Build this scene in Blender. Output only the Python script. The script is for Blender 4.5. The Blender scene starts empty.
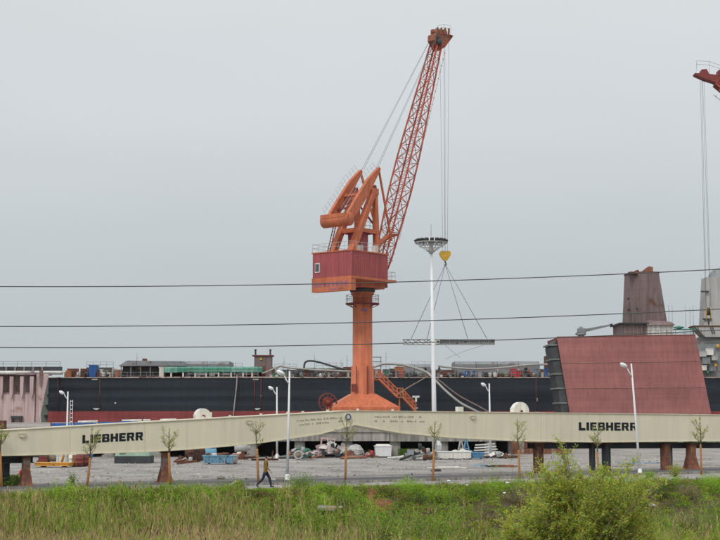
import bpy, math, random
import numpy as np
from mathutils import Vector, Matrix
R = math.radians
random.seed(7); rng = np.random.default_rng(11)
scn = bpy.context.scene
C = scn.collection

# ---------------------------------------------------------------- camera
F = 1400.0                                   # focal length in pixels of the 720 px wide photograph
TILT = math.atan(144.0 / F); CAMZ = 3.9
ct, st = math.cos(TILT), math.sin(TILT)
cd = bpy.data.cameras.new('camera'); cam = bpy.data.objects.new('camera', cd); C.objects.link(cam)
cd.sensor_width = 36.0; cd.lens = 36.0 * F / 720.0; cd.clip_start = 0.1; cd.clip_end = 8000
cam.location = (0, 0, CAMZ); cam.rotation_euler = (math.pi / 2 + TILT, 0, 0)
scn.camera = cam

# ---------------------------------------------------------------- overcast sky
SUN_EL, SUN_AZ = R(52), R(205)               # soft sun high behind the camera, a little to the left
w = bpy.data.worlds.new('World'); scn.world = w; w.use_nodes = True
nt = w.node_tree; nt.nodes.clear()
out = nt.nodes.new('ShaderNodeOutputWorld'); bg = nt.nodes.new('ShaderNodeBackground')
sky = nt.nodes.new('ShaderNodeTexSky'); sky.sky_type = 'NISHITA'; sky.sun_disc = False
sky.sun_elevation = SUN_EL; sky.sun_rotation = SUN_AZ; sky.dust_density = 4.0
tc = nt.nodes.new('ShaderNodeTexCoord'); sep = nt.nodes.new('ShaderNodeSeparateXYZ')
ramp = nt.nodes.new('ShaderNodeValToRGB')
cr = ramp.color_ramp; cr.interpolation = 'LINEAR'
for e, (p, c) in zip([cr.elements[0], cr.elements[1]] + [cr.elements.new(.5) for _ in range(3)],
                     [(0.0, (.495, .548, .575)), (1.0, (1.02, 1.03, 1.04)), (.10, (.520, .567, .588)), (.20, (.625, .660, .678)), (.32, (.690, .718, .732))]):
    e.position = p; e.color = (c[0], c[1], c[2], 1)
nz = nt.nodes.new('ShaderNodeTexNoise'); nz.inputs['Scale'].default_value = 2.2; nz.inputs['Detail'].default_value = 3
mp = nt.nodes.new('ShaderNodeMapping'); mp.inputs['Scale'].default_value = (1, 1, 3)
mr = nt.nodes.new('ShaderNodeMapRange'); mr.inputs['From Min'].default_value = .3; mr.inputs['From Max'].default_value = .7
mr.inputs['To Min'].default_value = .955; mr.inputs['To Max'].default_value = 1.035
mul = nt.nodes.new('ShaderNodeVectorMath'); mul.operation = 'SCALE'
ssc = nt.nodes.new('ShaderNodeVectorMath'); ssc.operation = 'SCALE'; ssc.inputs['Scale'].default_value = .1
mix = nt.nodes.new('ShaderNodeMix'); mix.data_type = 'RGBA'; mix.inputs['Factor'].default_value = .06
L = nt.links.new
L(tc.outputs['Generated'], sep.inputs[0]); L(sep.outputs['Z'], ramp.inputs[0])
L(tc.outputs['Generated'], mp.inputs[0]); L(mp.outputs[0], nz.inputs['Vector']); L(nz.outputs['Fac'], mr.inputs['Value'])
L(ramp.outputs[0], mul.inputs[0]); L(mr.outputs[0], mul.inputs['Scale'])
L(sky.outputs[0], ssc.inputs[0]); L(mul.outputs[0], mix.inputs['A']); L(ssc.outputs[0], mix.inputs['B'])
L(mix.outputs['Result'], bg.inputs['Color']); bg.inputs['Strength'].default_value = 1.0
L(bg.outputs[0], out.inputs[0])
sd = bpy.data.lights.new('sun', 'SUN'); sd.energy = 1.5; sd.angle = R(25); sd.color = (1, .965, .92)
so = bpy.data.objects.new('sun', sd); C.objects.link(so); so.location = (-30, -60, 90)
sdir = Vector((math.sin(SUN_AZ) * math.cos(SUN_EL), math.cos(SUN_AZ) * math.cos(SUN_EL), math.sin(SUN_EL)))
so.rotation_euler = sdir.to_track_quat('Z', 'Y').to_euler()
scn.view_settings.view_transform = 'Standard'; scn.view_settings.look = 'None'
scn.view_settings.exposure = 0.08; scn.view_settings.gamma = 1.0

# ---------------------------------------------------------------- projection helpers (photo pixel + distance -> place)
def P(px, py, d):
    fx = (px - 360) / F; fy = (270 - py) / F
    k = d / (ct - fy * st)
    return Vector((fx * k, d, CAMZ + (st + fy * ct) * k))
def G(px, py):
    fx = (px - 360) / F; fy = (270 - py) / F
    k = -CAMZ / (st + fy * ct)
    return Vector((fx * k, (ct - fy * st) * k, 0))
def PX(v):
    y = v[1] * ct + (v[2] - CAMZ) * st; u = -v[1] * st + (v[2] - CAMZ) * ct
    return 360 + F * v[0] / y, 270 - F * u / y

# ---------------------------------------------------------------- materials
def M(name, col, rough=.6, var=.22, scale=1.2, streak=0.0, rust=0.0, rustcol=(.12, .05, .03), bump=0.0, bscale=20, band=0.0, metal=0.0, attr=False, spec=.25, trans=0.0):
    m = bpy.data.materials.new(name); m.use_nodes = True; t = m.node_tree; n = t.nodes; k = t.links.new
    b = n['Principled BSDF']; b.inputs['Roughness'].default_value = rough; b.inputs['Metallic'].default_value = metal
    b.inputs['Specular IOR Level'].default_value = spec
    co = n.new('ShaderNodeTexCoord').outputs['Object']
    if attr:
        a = n.new('ShaderNodeAttribute'); a.attribute_name = 'Col'; k(a.outputs['Color'], b.inputs['Base Color'])
        if trans:
            tr = n.new('ShaderNodeBsdfTranslucent'); k(a.outputs['Color'], tr.inputs['Color'])
            ms = n.new('ShaderNodeMixShader'); ms.inputs[0].default_value = trans
            k(b.outputs[0], ms.inputs[1]); k(tr.outputs[0], ms.inputs[2]); k(ms.outputs[0], n['Material Output'].inputs['Surface'])
        return m
    def noise(sc, det=4, mapv=None):
        q = n.new('ShaderNodeTexNoise'); q.inputs['Scale'].default_value = sc; q.inputs['Detail'].default_value = det
        if mapv:
            g = n.new('ShaderNodeMapping'); g.inputs['Scale'].default_value = mapv; k(co, g.inputs[0]); k(g.outputs[0], q.inputs['Vector'])
        else: k(co, q.inputs['Vector'])
        return q.outputs['Fac']
    def rng_(src, a, b_, c, d):
        q = n.new('ShaderNodeMapRange'); q.inputs['From Min'].default_value = a; q.inputs['From Max'].default_value = b_
        q.inputs['To Min'].default_value = c; q.inputs['To Max'].default_value = d; k(src, q.inputs['Value']); return q.outputs[0]
    v = n.new('ShaderNodeVectorMath'); v.operation = 'SCALE'; v.inputs[0].default_value = col
    f = rng_(noise(scale), .3, .7, 1 - var, 1 + var * .6); k(f, v.inputs['Scale']); cur = v.outputs[0]
    if streak:
        v2 = n.new('ShaderNodeVectorMath'); v2.operation = 'SCALE'; k(cur, v2.inputs[0])
        k(rng_(noise(2.0, 3, (1.6, 1.6, .09)), .38, .68, 1 + streak * .25, 1 - streak), v2.inputs['Scale']); cur = v2.outputs[0]
    if band:
        v3 = n.new('ShaderNodeVectorMath'); v3.operation = 'SCALE'; k(cur, v3.inputs[0])
        k(rng_(noise(1.0, 3, (.02, .02, 1.1)), .35, .65, 1 - band, 1 + band), v3.inputs['Scale']); cur = v3.outputs[0]
    if rust:
        mx = n.new('ShaderNodeMix'); mx.data_type = 'RGBA'; k(rng_(noise(scale * 2.3, 6), .62 - rust * .4, .72 - rust * .3, 0, .85), mx.inputs['Factor'])
        k(cur, mx.inputs['A']); mx.inputs['B'].default_value = (*rustcol, 1); cur = mx.outputs['Result']
    k(cur, b.inputs['Base Color'])
    if bump:
        bp = n.new('ShaderNodeBump'); bp.inputs['Strength'].default_value = bump; bp.inputs['Distance'].default_value = .05
        k(noise(bscale, 5), bp.inputs['Height']); k(bp.outputs[0], b.inputs['Normal'])
    return m
m_orange = M('orange crane paint', (.56, .165, .080), .5, .16, .6, streak=.22, rust=.0, rustcol=(.2, .07, .035))
m_jib = M('faded red lattice paint', (.41, .075, .045), .5, .2, .8, rust=.2, rustcol=(.16, .05, .03))
m_house = M('maroon corrugated paint', (.37, .088, .093), .55, .12, .4, streak=.2)
m_dkred = M('dark red paint', (.22, .05, .045), .6, .2, .8, rust=.2)
m_cream = M('cream girder paint', (.76, .70, .535), .5, .06, .35, streak=.06, rust=.0)
m_creamd = M('cream flange paint', (.70, .65, .49), .5, .1, .8, streak=.1)
m_black = M('black lettering', (.012, .016, .022), .5, .2)
m_navy = M('navy emblem paint', (.09, .11, .19), .5, .1)
m_hull = M('dark blue hull paint', (.026, .033, .042), .5, .15, .12, streak=.08, band=.30, spec=.15)
m_boot = M('red antifouling paint', (.28, .060, .060), .6, .2, .2, streak=.15, band=.15)
m_gun = M('pale primer edge', (.45, .37, .34), .7, .3, .8, rust=.2)
m_pink = M('pink shop primer', (.56, .42, .41), .7, .13, .3, streak=.25, rust=.08, rustcol=(.3, .16, .13))
m_pinkd = M('weathered pink primer', (.30, .22, .22), .75, .2, .4, streak=.3, rust=.2, rustcol=(.16, .09, .08))
m_block = M('red oxide block primer', (.305, .122, .115), .65, .16, .22, streak=.14, band=.10)
m_blockw = M('bare weld line', (.40, .20, .185), .65, .3, 1.5)
m_blockd = M('red oxide edge', (.22, .07, .055), .7, .2, .5)
m_grey = M('grey steel', (.23, .25, .26), .55, .2, .6, rust=.08)
m_lgrey = M('light grey paint', (.44, .44, .425), .6, .12, .4, streak=.16)
m_dkgrey = M('dark grey steel', (.055, .06, .065), .6, .3, .8)
m_ggrey = M('green grey primer', (.18, .21, .19), .7, .2, .5, streak=.2)
m_brown = M('brown funnel primer', (.215, .158, .152), .75, .14, .25, streak=.3, rust=.05)
m_rustm = M('rusty steel', (.17, .075, .05), .85, .4, 1.6, rust=.35, rustcol=(.07, .032, .025), bump=.3)
m_rustr = M('reddish rust', (.24, .11, .085), .85, .3, 1.6, rust=.3, rustcol=(.36, .15, .05), bump=.3)
m_rusto = M('peeling grey rust', (.33, .31, .29), .8, .3, 1.4, rust=.5, rustcol=(.25, .10, .05), bump=.2)
m_head = M('weathered jib head paint', (.33, .125, .075), .6, .3, 1.5, rust=.2, rustcol=(.1, .05, .04))
m_white = M('white paint', (.78, .79, .80), .45, .06, 1.0, streak=.08)
m_offw = M('off white paint', (.72, .71, .66), .55, .1, 1.0, streak=.2)
m_conc = M('weathered concrete', (.36, .34, .31), .9, .25, .7, streak=.45, bump=.3, bscale=8)
m_concd = M('stained concrete', (.27, .25, .235), .9, .3, .5, streak=.5, bump=.3, bscale=8)
m_dark = M('shade dark concrete', (.035, .034, .036), .9, .3, .5)  # near black: the shade under the quay deck is put into this colour
m_yellow = M('yellow hook paint', (.62, .38, .05), .5, .2, 2, rust=.12)
m_blue = M('blue paint', (.035, .14, .42), .5, .2, .8, streak=.2, rust=.06)
m_lblue = M('faded light blue paint', (.17, .37, .52), .6, .2, 1.0, rust=.14)
m_green = M('green sheeting', (.07, .27, .19), .6, .25, .8, streak=.2)
m_pgreen = M('pale green container paint', (.36, .52, .40), .55, .08, .6, streak=.15)
m_red = M('red paint', (.52, .05, .05), .5, .2, 1.0)
m_rope = M('wire rope', (.20, .21, .22), .5, .1, metal=.3)
m_cable = M('black power cable', (.10, .105, .11), .6, .1)
m_hose = M('pale ribbed hose', (.36, .35, .33), .7, .2, .8)
m_glass = M('dark window glass', (.02, .025, .03), .08, .05, spec=.6)
m_lamp = M('frosted lamp glass', (.74, .80, .88), .2, .04, spec=.6)
m_wood = M('weathered board', (.30, .24, .18), .85, .3, 2, streak=.2)
m_wrap = M('straw rope wrapping', (.46, .235, .09), .9, .25, 6, bump=.4, bscale=30)
m_bark = M('young bark', (.20, .175, .11), .9, .3, 8, bump=.3, bscale=40)
m_skin = M('skin', (.50, .30, .21), .6, .06); m_hair = M('black hair', (.012, .010, .010), .55, .2)
m_jacket = M('mustard jacket cloth', (.22, .135, .03), .9, .2, 6); m_jeans = M('dark blue trousers cloth', (.022, .030, .055), .9, .25, 5)
m_shoe = M('black shoes', (.015, .014, .014), .5, .1)
m_work = M('navy overalls', (.03, .035, .055), .9, .2, 5)
m_leaf = M('leaves', (.1, .2, .05), .6, attr=True, trans=.5, spec=.08); m_reed = M('reed stems', (.3, .2, .1), .8, attr=True, trans=.15, spec=.08)
m_stone = M('pale rubble', (.46, .42, .37), .9, .25, 3, bump=.4, bscale=10)
m_terra = M('orange clay', (.42, .17, .085), .9, .2, 2)

# ---------------------------------------------------------------- mesh collector
class MB:
    def __init__(s): s.v = []; s.f = []; s.sm = []; s.mi = []; s.cm = 0
    def _add(s, vs, fs, smooth=False):
        o = len(s.v); s.v += [tuple(x) for x in vs]
        for f in fs: s.f.append(tuple(i + o for i in f)); s.sm.append(smooth); s.mi.append(s.cm)
        return s
    def box(s, x0, x1, y0, y1, z0, z1):
        v = [(x0, y0, z0), (x1, y0, z0), (x1, y1, z0), (x0, y1, z0), (x0, y0, z1), (x1, y0, z1), (x1, y1, z1), (x0, y1, z1)]
        return s._add(v, [(3, 2, 1, 0), (4, 5, 6, 7), (0, 1, 5, 4), (1, 2, 6, 5), (2, 3, 7, 6), (3, 0, 4, 7)])
    def hexa(s, v):    # 8 corners, bottom ring then top ring
        return s._add(v, [(3, 2, 1, 0), (4, 5, 6, 7), (0, 1, 5, 4), (1, 2, 6, 5), (2, 3, 7, 6), (3, 0, 4, 7)])
    def cbox(s, c, sz, rz=0, rx=0, ry=0):
        m = Matrix.Translation(Vector(c)) @ Matrix.Rotation(rz, 4, 'Z') @ Matrix.Rotation(ry, 4, 'Y') @ Matrix.Rotation(rx, 4, 'X')
        a, b, c2 = [q / 2 for q in sz]
        return s.hexa([m @ Vector(q) for q in [(-a, -b, -c2), (a, -b, -c2), (a, b, -c2), (-a, b, -c2), (-a, -b, c2), (a, -b, c2), (a, b, c2), (-a, b, c2)]])
    def beam(s, p, q, w_, h_=None, up=(0, 0, 1), w2=None, h2=None):
        p, q = Vector(p), Vector(q); h_ = h_ or w_; w2 = w2 or w_; h2 = h2 or h_
        d = (q - p).normalized(); sd_ = d.cross(Vector(up))
        if sd_.length < 1e-4: sd_ = d.cross(Vector((1, 0, 0)))
        sd_.normalize(); u = sd_.cross(d)
        return s.hexa([p - sd_ * w_ / 2 - u * h_ / 2, p + sd_ * w_ / 2 - u * h_ / 2, q + sd_ * w2 / 2 - u * h2 / 2, q - sd_ * w2 / 2 - u * h2 / 2,
                       p - sd_ * w_ / 2 + u * h_ / 2, p + sd_ * w_ / 2 + u * h_ / 2, q + sd_ * w2 / 2 + u * h2 / 2, q - sd_ * w2 / 2 + u * h2 / 2])
    def tube(s, p, q, r, r2=None, n=8, caps=True):
        return s.path([p, q], [r, r if r2 is None else r2], n, caps)
    def path(s, pts, rad, n=8, caps=True):
        pts = [Vector(p) for p in pts]; k = len(pts)
        if not hasattr(rad, '__len__'): rad = [rad] * k
        vs = []; prev = None
        for i, p in enumerate(pts):
            t = (pts[min(i + 1, k - 1)] - pts[max(i - 1, 0)]).normalized()
            if prev is None:
                a = t.cross(Vector((0, 0, 1)))
                if a.length < 1e-3: a = t.cross(Vector((1, 0, 0)))
            else: a = prev - t * prev.dot(t)
            a.normalize(); b = t.cross(a); prev = a
            for j in range(n):
                g = 2 * math.pi * j / n; vs.append(p + (a * math.cos(g) + b * math.sin(g)) * rad[i])
        fs = [(i * n + j, i * n + (j + 1) % n, (i + 1) * n + (j + 1) % n, (i + 1) * n + j) for i in range(k - 1) for j in range(n)]
        s._add(vs, fs, n > 4)
        if caps:
            o = len(s.v) - len(vs)
            s.f.append(tuple(o + j for j in reversed(range(n)))); s.sm.append(False); s.mi.append(s.cm)
            s.f.append(tuple(o + (k - 1) * n + j for j in range(n))); s.sm.append(False); s.mi.append(s.cm)
        return s
    def prism(s, poly, o, ax, ay, ex):   # 2-D polygon in plane (o, ax, ay) extruded by vector ex
        o, ax, ay, ex = Vector(o), Vector(ax), Vector(ay), Vector(ex); n = len(poly)
        a = [o + ax * x + ay * y for x, y in poly]; b = [q + ex for q in a]
        return s._add(a + b, [tuple(range(n)), tuple(reversed(range(n, 2 * n)))] + [(i, i + n, (i + 1) % n + n, (i + 1) % n) for i in range(n)])
    def lathe(s, prof, o=(0, 0, 0), n=16, axis='Z'):
        o = Vector(o); vs = []
        for r, z in prof:
            for j in range(n):
                g = 2 * math.pi * j / n; c_, s_ = r * math.cos(g), r * math.sin(g)
                vs.append(o + (Vector((c_, s_, z)) if axis == 'Z' else Vector((c_, z, s_)) if axis == 'Y' else Vector((z, c_, s_))))
        k = len(prof)
        s._add(vs, [(i * n + j, i * n + (j + 1) % n, (i + 1) * n + (j + 1) % n, (i + 1) * n + j) for i in range(k - 1) for j in range(n)], True)
        o_ = len(s.v) - len(vs)
        for a in (0, k - 1):
            if prof[a][0] > 1e-6: s.f.append(tuple(o_ + a * n + j for j in range(n))); s.sm.append(False); s.mi.append(s.cm)
        return s
    def ring(s, c, r, tr, n=24, axis='Y', m=6):
        c = Vector(c); pts = []
        for j in range(n + 1):
            g = 2 * math.pi * j / n; a, b = r * math.cos(g), r * math.sin(g)
            pts.append(c + (Vector((a, 0, b)) if axis == 'Y' else Vector((a, b, 0)) if axis == 'Z' else Vector((0, a, b))))
        return s.path(pts, tr, m, False)
    def rail(s, pts, h=1.05, step=1.6, r=.03):
        pts = [Vector(p) for p in pts]
        for a, b in zip(pts, pts[1:]):
            k = max(1, round((b - a).length / step))
            for i in range(k + 1):
                q = a.lerp(b, i / k); s.tube(q, q + Vector((0, 0, h)), r, n=4)
            for z in (h, h * .52): s.tube(a + Vector((0, 0, z)), b + Vector((0, 0, z)), r * .9, n=4)
        return s
    def lump(s, c, sz, n=14, jit=.25, seed=0):
        rr = random.Random(seed); c = Vector(c); vs = []; rows = 5
        for i in range(rows + 1):
            ph = math.pi * i / rows
            for j in range(n):
                g = 2 * math.pi * j / n; k = 1 + rr.uniform(-jit, jit)
                vs.append(c + Vector((sz[0] * math.sin(ph) * math.cos(g) * k, sz[1] * math.sin(ph) * math.sin(g) * k, sz[2] * math.cos(ph) * (1 + rr.uniform(-jit, jit) * .5))))
        return s._add(vs, [(i * n + j, i * n + (j + 1) % n, (i + 1) * n + (j + 1) % n, (i + 1) * n + j) for i in range(rows) for j in range(n)], False)
    def mesh(s, name, mats):
        me = bpy.data.meshes.new(name); me.from_pydata(s.v, [], s.f)
        for m in (mats if isinstance(mats, (list, tuple)) else [mats]): me.materials.append(m)
        me.polygons.foreach_set('use_smooth', s.sm); me.polygons.foreach_set('material_index', s.mi); me.update(); return me

def thing(name, loc, label, cat, group=None, rz=0):
    o = bpy.data.objects.new(name, None); C.objects.link(o); o.location = loc; o.rotation_euler = (0, 0, rz)
    o.empty_display_size = .3; tag(o, label, cat, group); return o
def tag(o, label, cat, group=None):
    o['label'] = label; o['category'] = cat
    if group: o['group'] = group
    return o
def part(name, mb, mat, parent, local=False):
    """mesh part; vertices given in world space unless local"""
    if not local:
        root = parent; chain = []
        while root: chain.append(root); root = root.parent
        m = Matrix.Identity(4)
        for q in reversed(chain): m = m @ Matrix.Translation(q.location) @ q.rotation_euler.to_matrix().to_4x4()
        inv = m.inverted(); mb.v = [tuple(inv @ Vector(v)) for v in mb.v]
    o = bpy.data.objects.new(name, mb.mesh(name, mat)); C.objects.link(o); o.parent = parent; return o
def solo(name, mb, mat, label=None, cat=None, group=None, kind=None):
    """a thing (or setting piece) that is one mesh; origin moved to the middle of its foot"""
    a = np.array(mb.v); c = (a.min(0) + a.max(0)) / 2; c[2] = a[:, 2].min()
    if kind == 'structure': c[:] = 0
    mb.v = [tuple(x) for x in a - c]
    o = bpy.data.objects.new(name, mb.mesh(name, mat)); C.objects.link(o); o.location = c
    if label: tag(o, label, cat, group)
    if kind: o['kind'] = kind
    return o
def copy_tree(o, parent=None):
    c = o.copy(); C.objects.link(c); c.parent = parent
    for ch in list(o.children): copy_tree(ch, c)
    return c
def sharemesh(name, me, loc, parent, rot=(0, 0, 0), scale=(1, 1, 1)):
    o = bpy.data.objects.new(name, me); C.objects.link(o); o.location = loc; o.rotation_euler = rot; o.scale = scale; o.parent = parent; return o
def colored(name, V, faces_per, cols, mat):
    """V: (N,k,3) polygons, cols (N,3) one colour each"""
    N, k = V.shape[:2]
    me = bpy.data.meshes.new(name); me.vertices.add(N * k); me.vertices.foreach_set('co', V.reshape(-1).astype(np.float32))
    me.loops.add(N * k); me.loops.foreach_set('vertex_index', np.arange(N * k, dtype=np.int32))
    me.polygons.add(N); me.polygons.foreach_set('loop_start', np.arange(0, N * k, k, dtype=np.int32))
    at = me.color_attributes.new('Col', 'FLOAT_COLOR', 'POINT')
    cc = np.ones((N, k, 4), np.float32); cc[:, :, :3] = cols[:, None, :]; at.data.foreach_set('color', cc.reshape(-1))
    me.materials.append(mat); me.update(); me.validate(); return me

# ================================================================ SETTING
def gline(X): return 86.5 + .55 * X           # line of the girder and of the road behind the bank
def bline(X): return 73.0 + .36 * X            # top edge of the bank
def smooth(a, b, x):
    t = np.clip((x - a) / (b - a), 0, 1); return t * t * (3 - 2 * t)
def hashn(x, y):
    return (np.sin(x * .9 + 1.3 * np.sin(y * .7)) + np.sin(y * 1.1 + 1.7 * np.sin(x * .53 + 2)) + .6 * np.sin(x * 2.3 + y * 1.9)) / 2.6
def ground(X, Y):
    X = np.asarray(X, float); Y = np.asarray(Y, float); u = Y - bline(X)
    s = smooth(-7.5, .3, u)
    z = -2.6 + 2.6 * s + hashn(X, Y) * .22 * (1 - smooth(-1.2, .6, u)) * smooth(15, 40, Y)
    z = z + 4.7 * (1 - smooth(4, 24, Y)) * (1 - s)
    far = smooth(50, 200, np.abs(X)); return z * (1 - far) + far * 0
xs = [-4000, -1500, -600, -250, -120, -80, -60] + list(np.arange(-45, 50.1, .9)) + [65, 85, 120, 250, 600, 1500, 4000]
ys = [-300, -60, -10, 0, 4, 8, 12, 16, 20, 24, 30] + list(np.arange(36, 116, .9)) + [125, 140, 170, 210, 300, 600, 1500, 4000]
XX, YY = np.meshgrid(xs, ys); ZZ = ground(XX, YY)
mb = MB(); nx = len(xs)
mb._add(np.stack([XX, YY, ZZ], -1).reshape(-1, 3), [(j * nx + i, j * nx + i + 1, (j + 1) * nx + i + 1, (j + 1) * nx + i) for j in range(len(ys) - 1) for i in range(nx - 1)], True)
m_gr = bpy.data.materials.new('yard gravel and bank soil'); m_gr.use_nodes = True
t = m_gr.node_tree; n = t.nodes; k = t.links.new; b = n['Principled BSDF']; b.inputs['Roughness'].default_value = .9; b.inputs['Specular IOR Level'].default_value = .2
co = n.new('ShaderNodeTexCoord').outputs['Object']
def nse(sc, det, mapv=None):
    q = n.new('ShaderNodeTexNoise'); q.inputs['Scale'].default_value = sc; q.inputs['Detail'].default_value = det; q.inputs['Roughness'].default_value = .65
    g = n.new('ShaderNodeMapping'); g.inputs['Scale'].default_value = mapv or (1, 1, 1); k(co, g.inputs[0]); k(g.outputs[0], q.inputs['Vector']); return q.outputs['Fac']
def rmp(src, els):
    q = n.new('ShaderNodeValToRGB'); k(src, q.inputs[0]); c = q.color_ramp
    while len(c.elements) < len(els): c.elements.new(.5)
    for e, (p, cc) in zip(c.elements, els): e.position = p; e.color = (*cc, 1)
    return q.outputs[0]
def mixc(f, a, b_):
    q = n.new('ShaderNodeMix'); q.data_type = 'RGBA'; k(a, q.inputs['A']); k(b_, q.inputs['B']); k(f, q.inputs['Factor']); return q.outputs['Result']
g1 = rmp(nse(.25, 5, (1.2, .7, 1)), [(.28, (.16, .152, .148)), (.42, (.25, .24, .232)), (.55, (.30, .288, .275)), (.72, (.41, .39, .36))])
g2 = rmp(nse(6, 6), [(.3, (.20, .192, .188)), (.7, (.45, .43, .41))])
q = n.new('ShaderNodeMix'); q.data_type = 'RGBA'; q.inputs['Factor'].default_value = .45; k(g1, q.inputs['A']); k(g2, q.inputs['B']); grav = q.outputs['Result']
soil = rmp(nse(.5, 5), [(.3, (.07, .055, .035)), (.55, (.13, .10, .065)), (.75, (.10, .12, .04))])
sp = n.new('ShaderNodeSeparateXYZ'); k(co, sp.inputs[0])
mu = n.new('ShaderNodeMath'); mu.operation = 'MULTIPLY_ADD'; mu.inputs[1].default_value = -.36; k(sp.outputs['X'], mu.inputs[0]); k(sp.outputs['Y'], mu.inputs[2])
m2 = n.new('ShaderNodeMapRange'); m2.inputs['From Min'].default_value = 73.0 + .6; m2.inputs['From Max'].default_value = 73.0 + 2.6; k(mu.outputs[0], m2.inputs['Value'])
stn = rmp(nse(.35, 6, (1.1, .7, 1)), [(.34, (.5, .49, .48)), (.50, (1, 1, 1)), (.75, (1.12, 1.1, 1.06))])
qm = n.new('ShaderNodeMix'); qm.data_type = 'RGBA'; qm.blend_type = 'MULTIPLY'; qm.inputs['Factor'].default_value = .75; k(grav, qm.inputs['A']); k(stn, qm.inputs['B']); grav = qm.outputs['Result']
k(mixc(m2.outputs[0], soil, grav), b.inputs['Base Color'])
bp = n.new('ShaderNodeBump'); bp.inputs['Strength'].default_value = .6; bp.inputs['Distance'].default_value = .08; k(nse(5, 6), bp.inputs['Height']); k(bp.outputs[0], b.inputs['Normal'])
solo('ground', mb, m_gr, kind='structure')

# road on top of the bank, running along in front of the girder, with a low kerb
m_road = M('worn asphalt', (.105, .105, .112), .85, .25, .35, bump=.2, bscale=30)
mb = MB(); Xs = np.arange(-75, 90, 3.0)
for u0, u1, z0, z1, key in ((-5.6, -.6, .004, .06, 'r'),):
    vs = []; 
    for X in Xs:
        for u, z in ((u0, 0.0), (u0 + .02, .06), (u1 - .02, .06), (u1, 0.0)): vs.append((X, gline(X) + u, z))
    nX = len(Xs); mb._add(vs, [(i * 4 + j, (i + 1) * 4 + j, (i + 1) * 4 + j + 1, i * 4 + j + 1) for i in range(nX - 1) for j in range(3)])
road = solo('road', mb, m_road, kind='structure')
# kerb stones on the near edge
kb = MB().cbox((0, 0, .06), (1.46, .14, .16)).mesh('kerb_stone', m_conc); ang = math.atan(.55)
kroot = bpy.data.objects.new('kerb', None); C.objects.link(kroot); kroot['kind'] = 'structure'
for i in range(-16, 22):
    X = i * 1.5 * math.cos(ang); sharemesh('kerb_stone', kb, (X, gline(X) - 5.75, random.uniform(-.01, .015)), kroot, (0, 0, ang + random.uniform(-.01, .01)))

# puddles on the yard
m_pud = M('rain puddle water', (.16, .16, .16), .04, .1, spec=.6)
for (px, py, rx, ry, sd_) in ((147, 473, 1.5, .55, 1), (112, 476, 1.0, .4, 2), (470, 468, 2.4, .5, 3), (625, 466, 2.2, .5, 4), (330, 470, .9, .3, 5)):
    c = G(px, py); rr = random.Random(sd_); pts = [(math.cos(a) * rx * rr.uniform(.6, 1.1), math.sin(a) * ry * rr.uniform(.6, 1.1)) for a in np.linspace(0, 2 * math.pi, 22)[:-1]]
    mb = MB(); mb._add([(c.x + x, c.y + y, .006) for x, y in pts], [tuple(range(len(pts)))]); solo('puddle', mb, m_pud, kind='structure')

# ---------------------------------------------------------------- quay platform on piers (crane and ship stand behind it)
PZ = 2.7; QY = 128.0; QX1 = 13.9; QX0 = -70.0
def part_s(name, mb, mat, parent): return part(name, mb, mat, parent)
quay = thing('quay_platform', (-20, QY + 30, 0), 'long weathered concrete quay platform on piers under the orange crane', 'quay')
part('deck_slab', MB().box(QX0, QX1, QY + .25, 203, PZ - .45, PZ), m_conc, quay)
X = QX0; i = 0
while X < QX1 - .1:
    x1 = min(X + 9.09, QX1); o = part('edge_beam', MB().box(X + .03, x1 - .03, QY, QY + 1.1, 1.42 + (.04 if i % 2 else 0), PZ - .47).box(X + .02, x1 - .02, QY - .12, QY + .22, PZ - .44, PZ + .05), m_conc if i % 3 else m_concd, quay)
    X += 9.09; i += 1
pier = MB().box(-.47, .47, 0, 1.0, 0, 1.47).box(-.62, .62, -.05, 1.06, 0, .18).mesh('pier', m_conc)
for kx in range(-9, 11):
    px = 15 + 47.5 * kx; x = (px - 360) / F * QY
    if QX0 < x < QX1 - .5: sharemesh('pier', pier, (x - quay.location.x, QY + .3 - quay.location.y, 0), quay)
part('rear_wall', MB().box(QX0, QX1, QY + 12, QY + 12.4, 0, PZ - .45), m_dark, quay)  # added back wall, coloured near black as the shade inside the openings
part('end_wall', MB().box(QX1 - .35, QX1 - .02, QY + 1.12, 202, 0, PZ - .46), m_concd, quay)

# sheet pile wall at the end of the quay
sp_root = thing('sheet_pile_wall', (17.5, 140, 0), 'low rusty brown sheet pile wall beside the end of the quay', 'wall')
x = QX1 + .1; i = 0
while x < 20.4:
    part('sheet_pile', MB().box(x, x + .5, 138 + (.0 if i % 2 else .22), 138.35 + (.0 if i % 2 else .22), 0, 1.62 + random.uniform(-.12, .14)), m_rustr if i % 3 else m_rusto, sp_root); x += .52; i += 1

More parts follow.
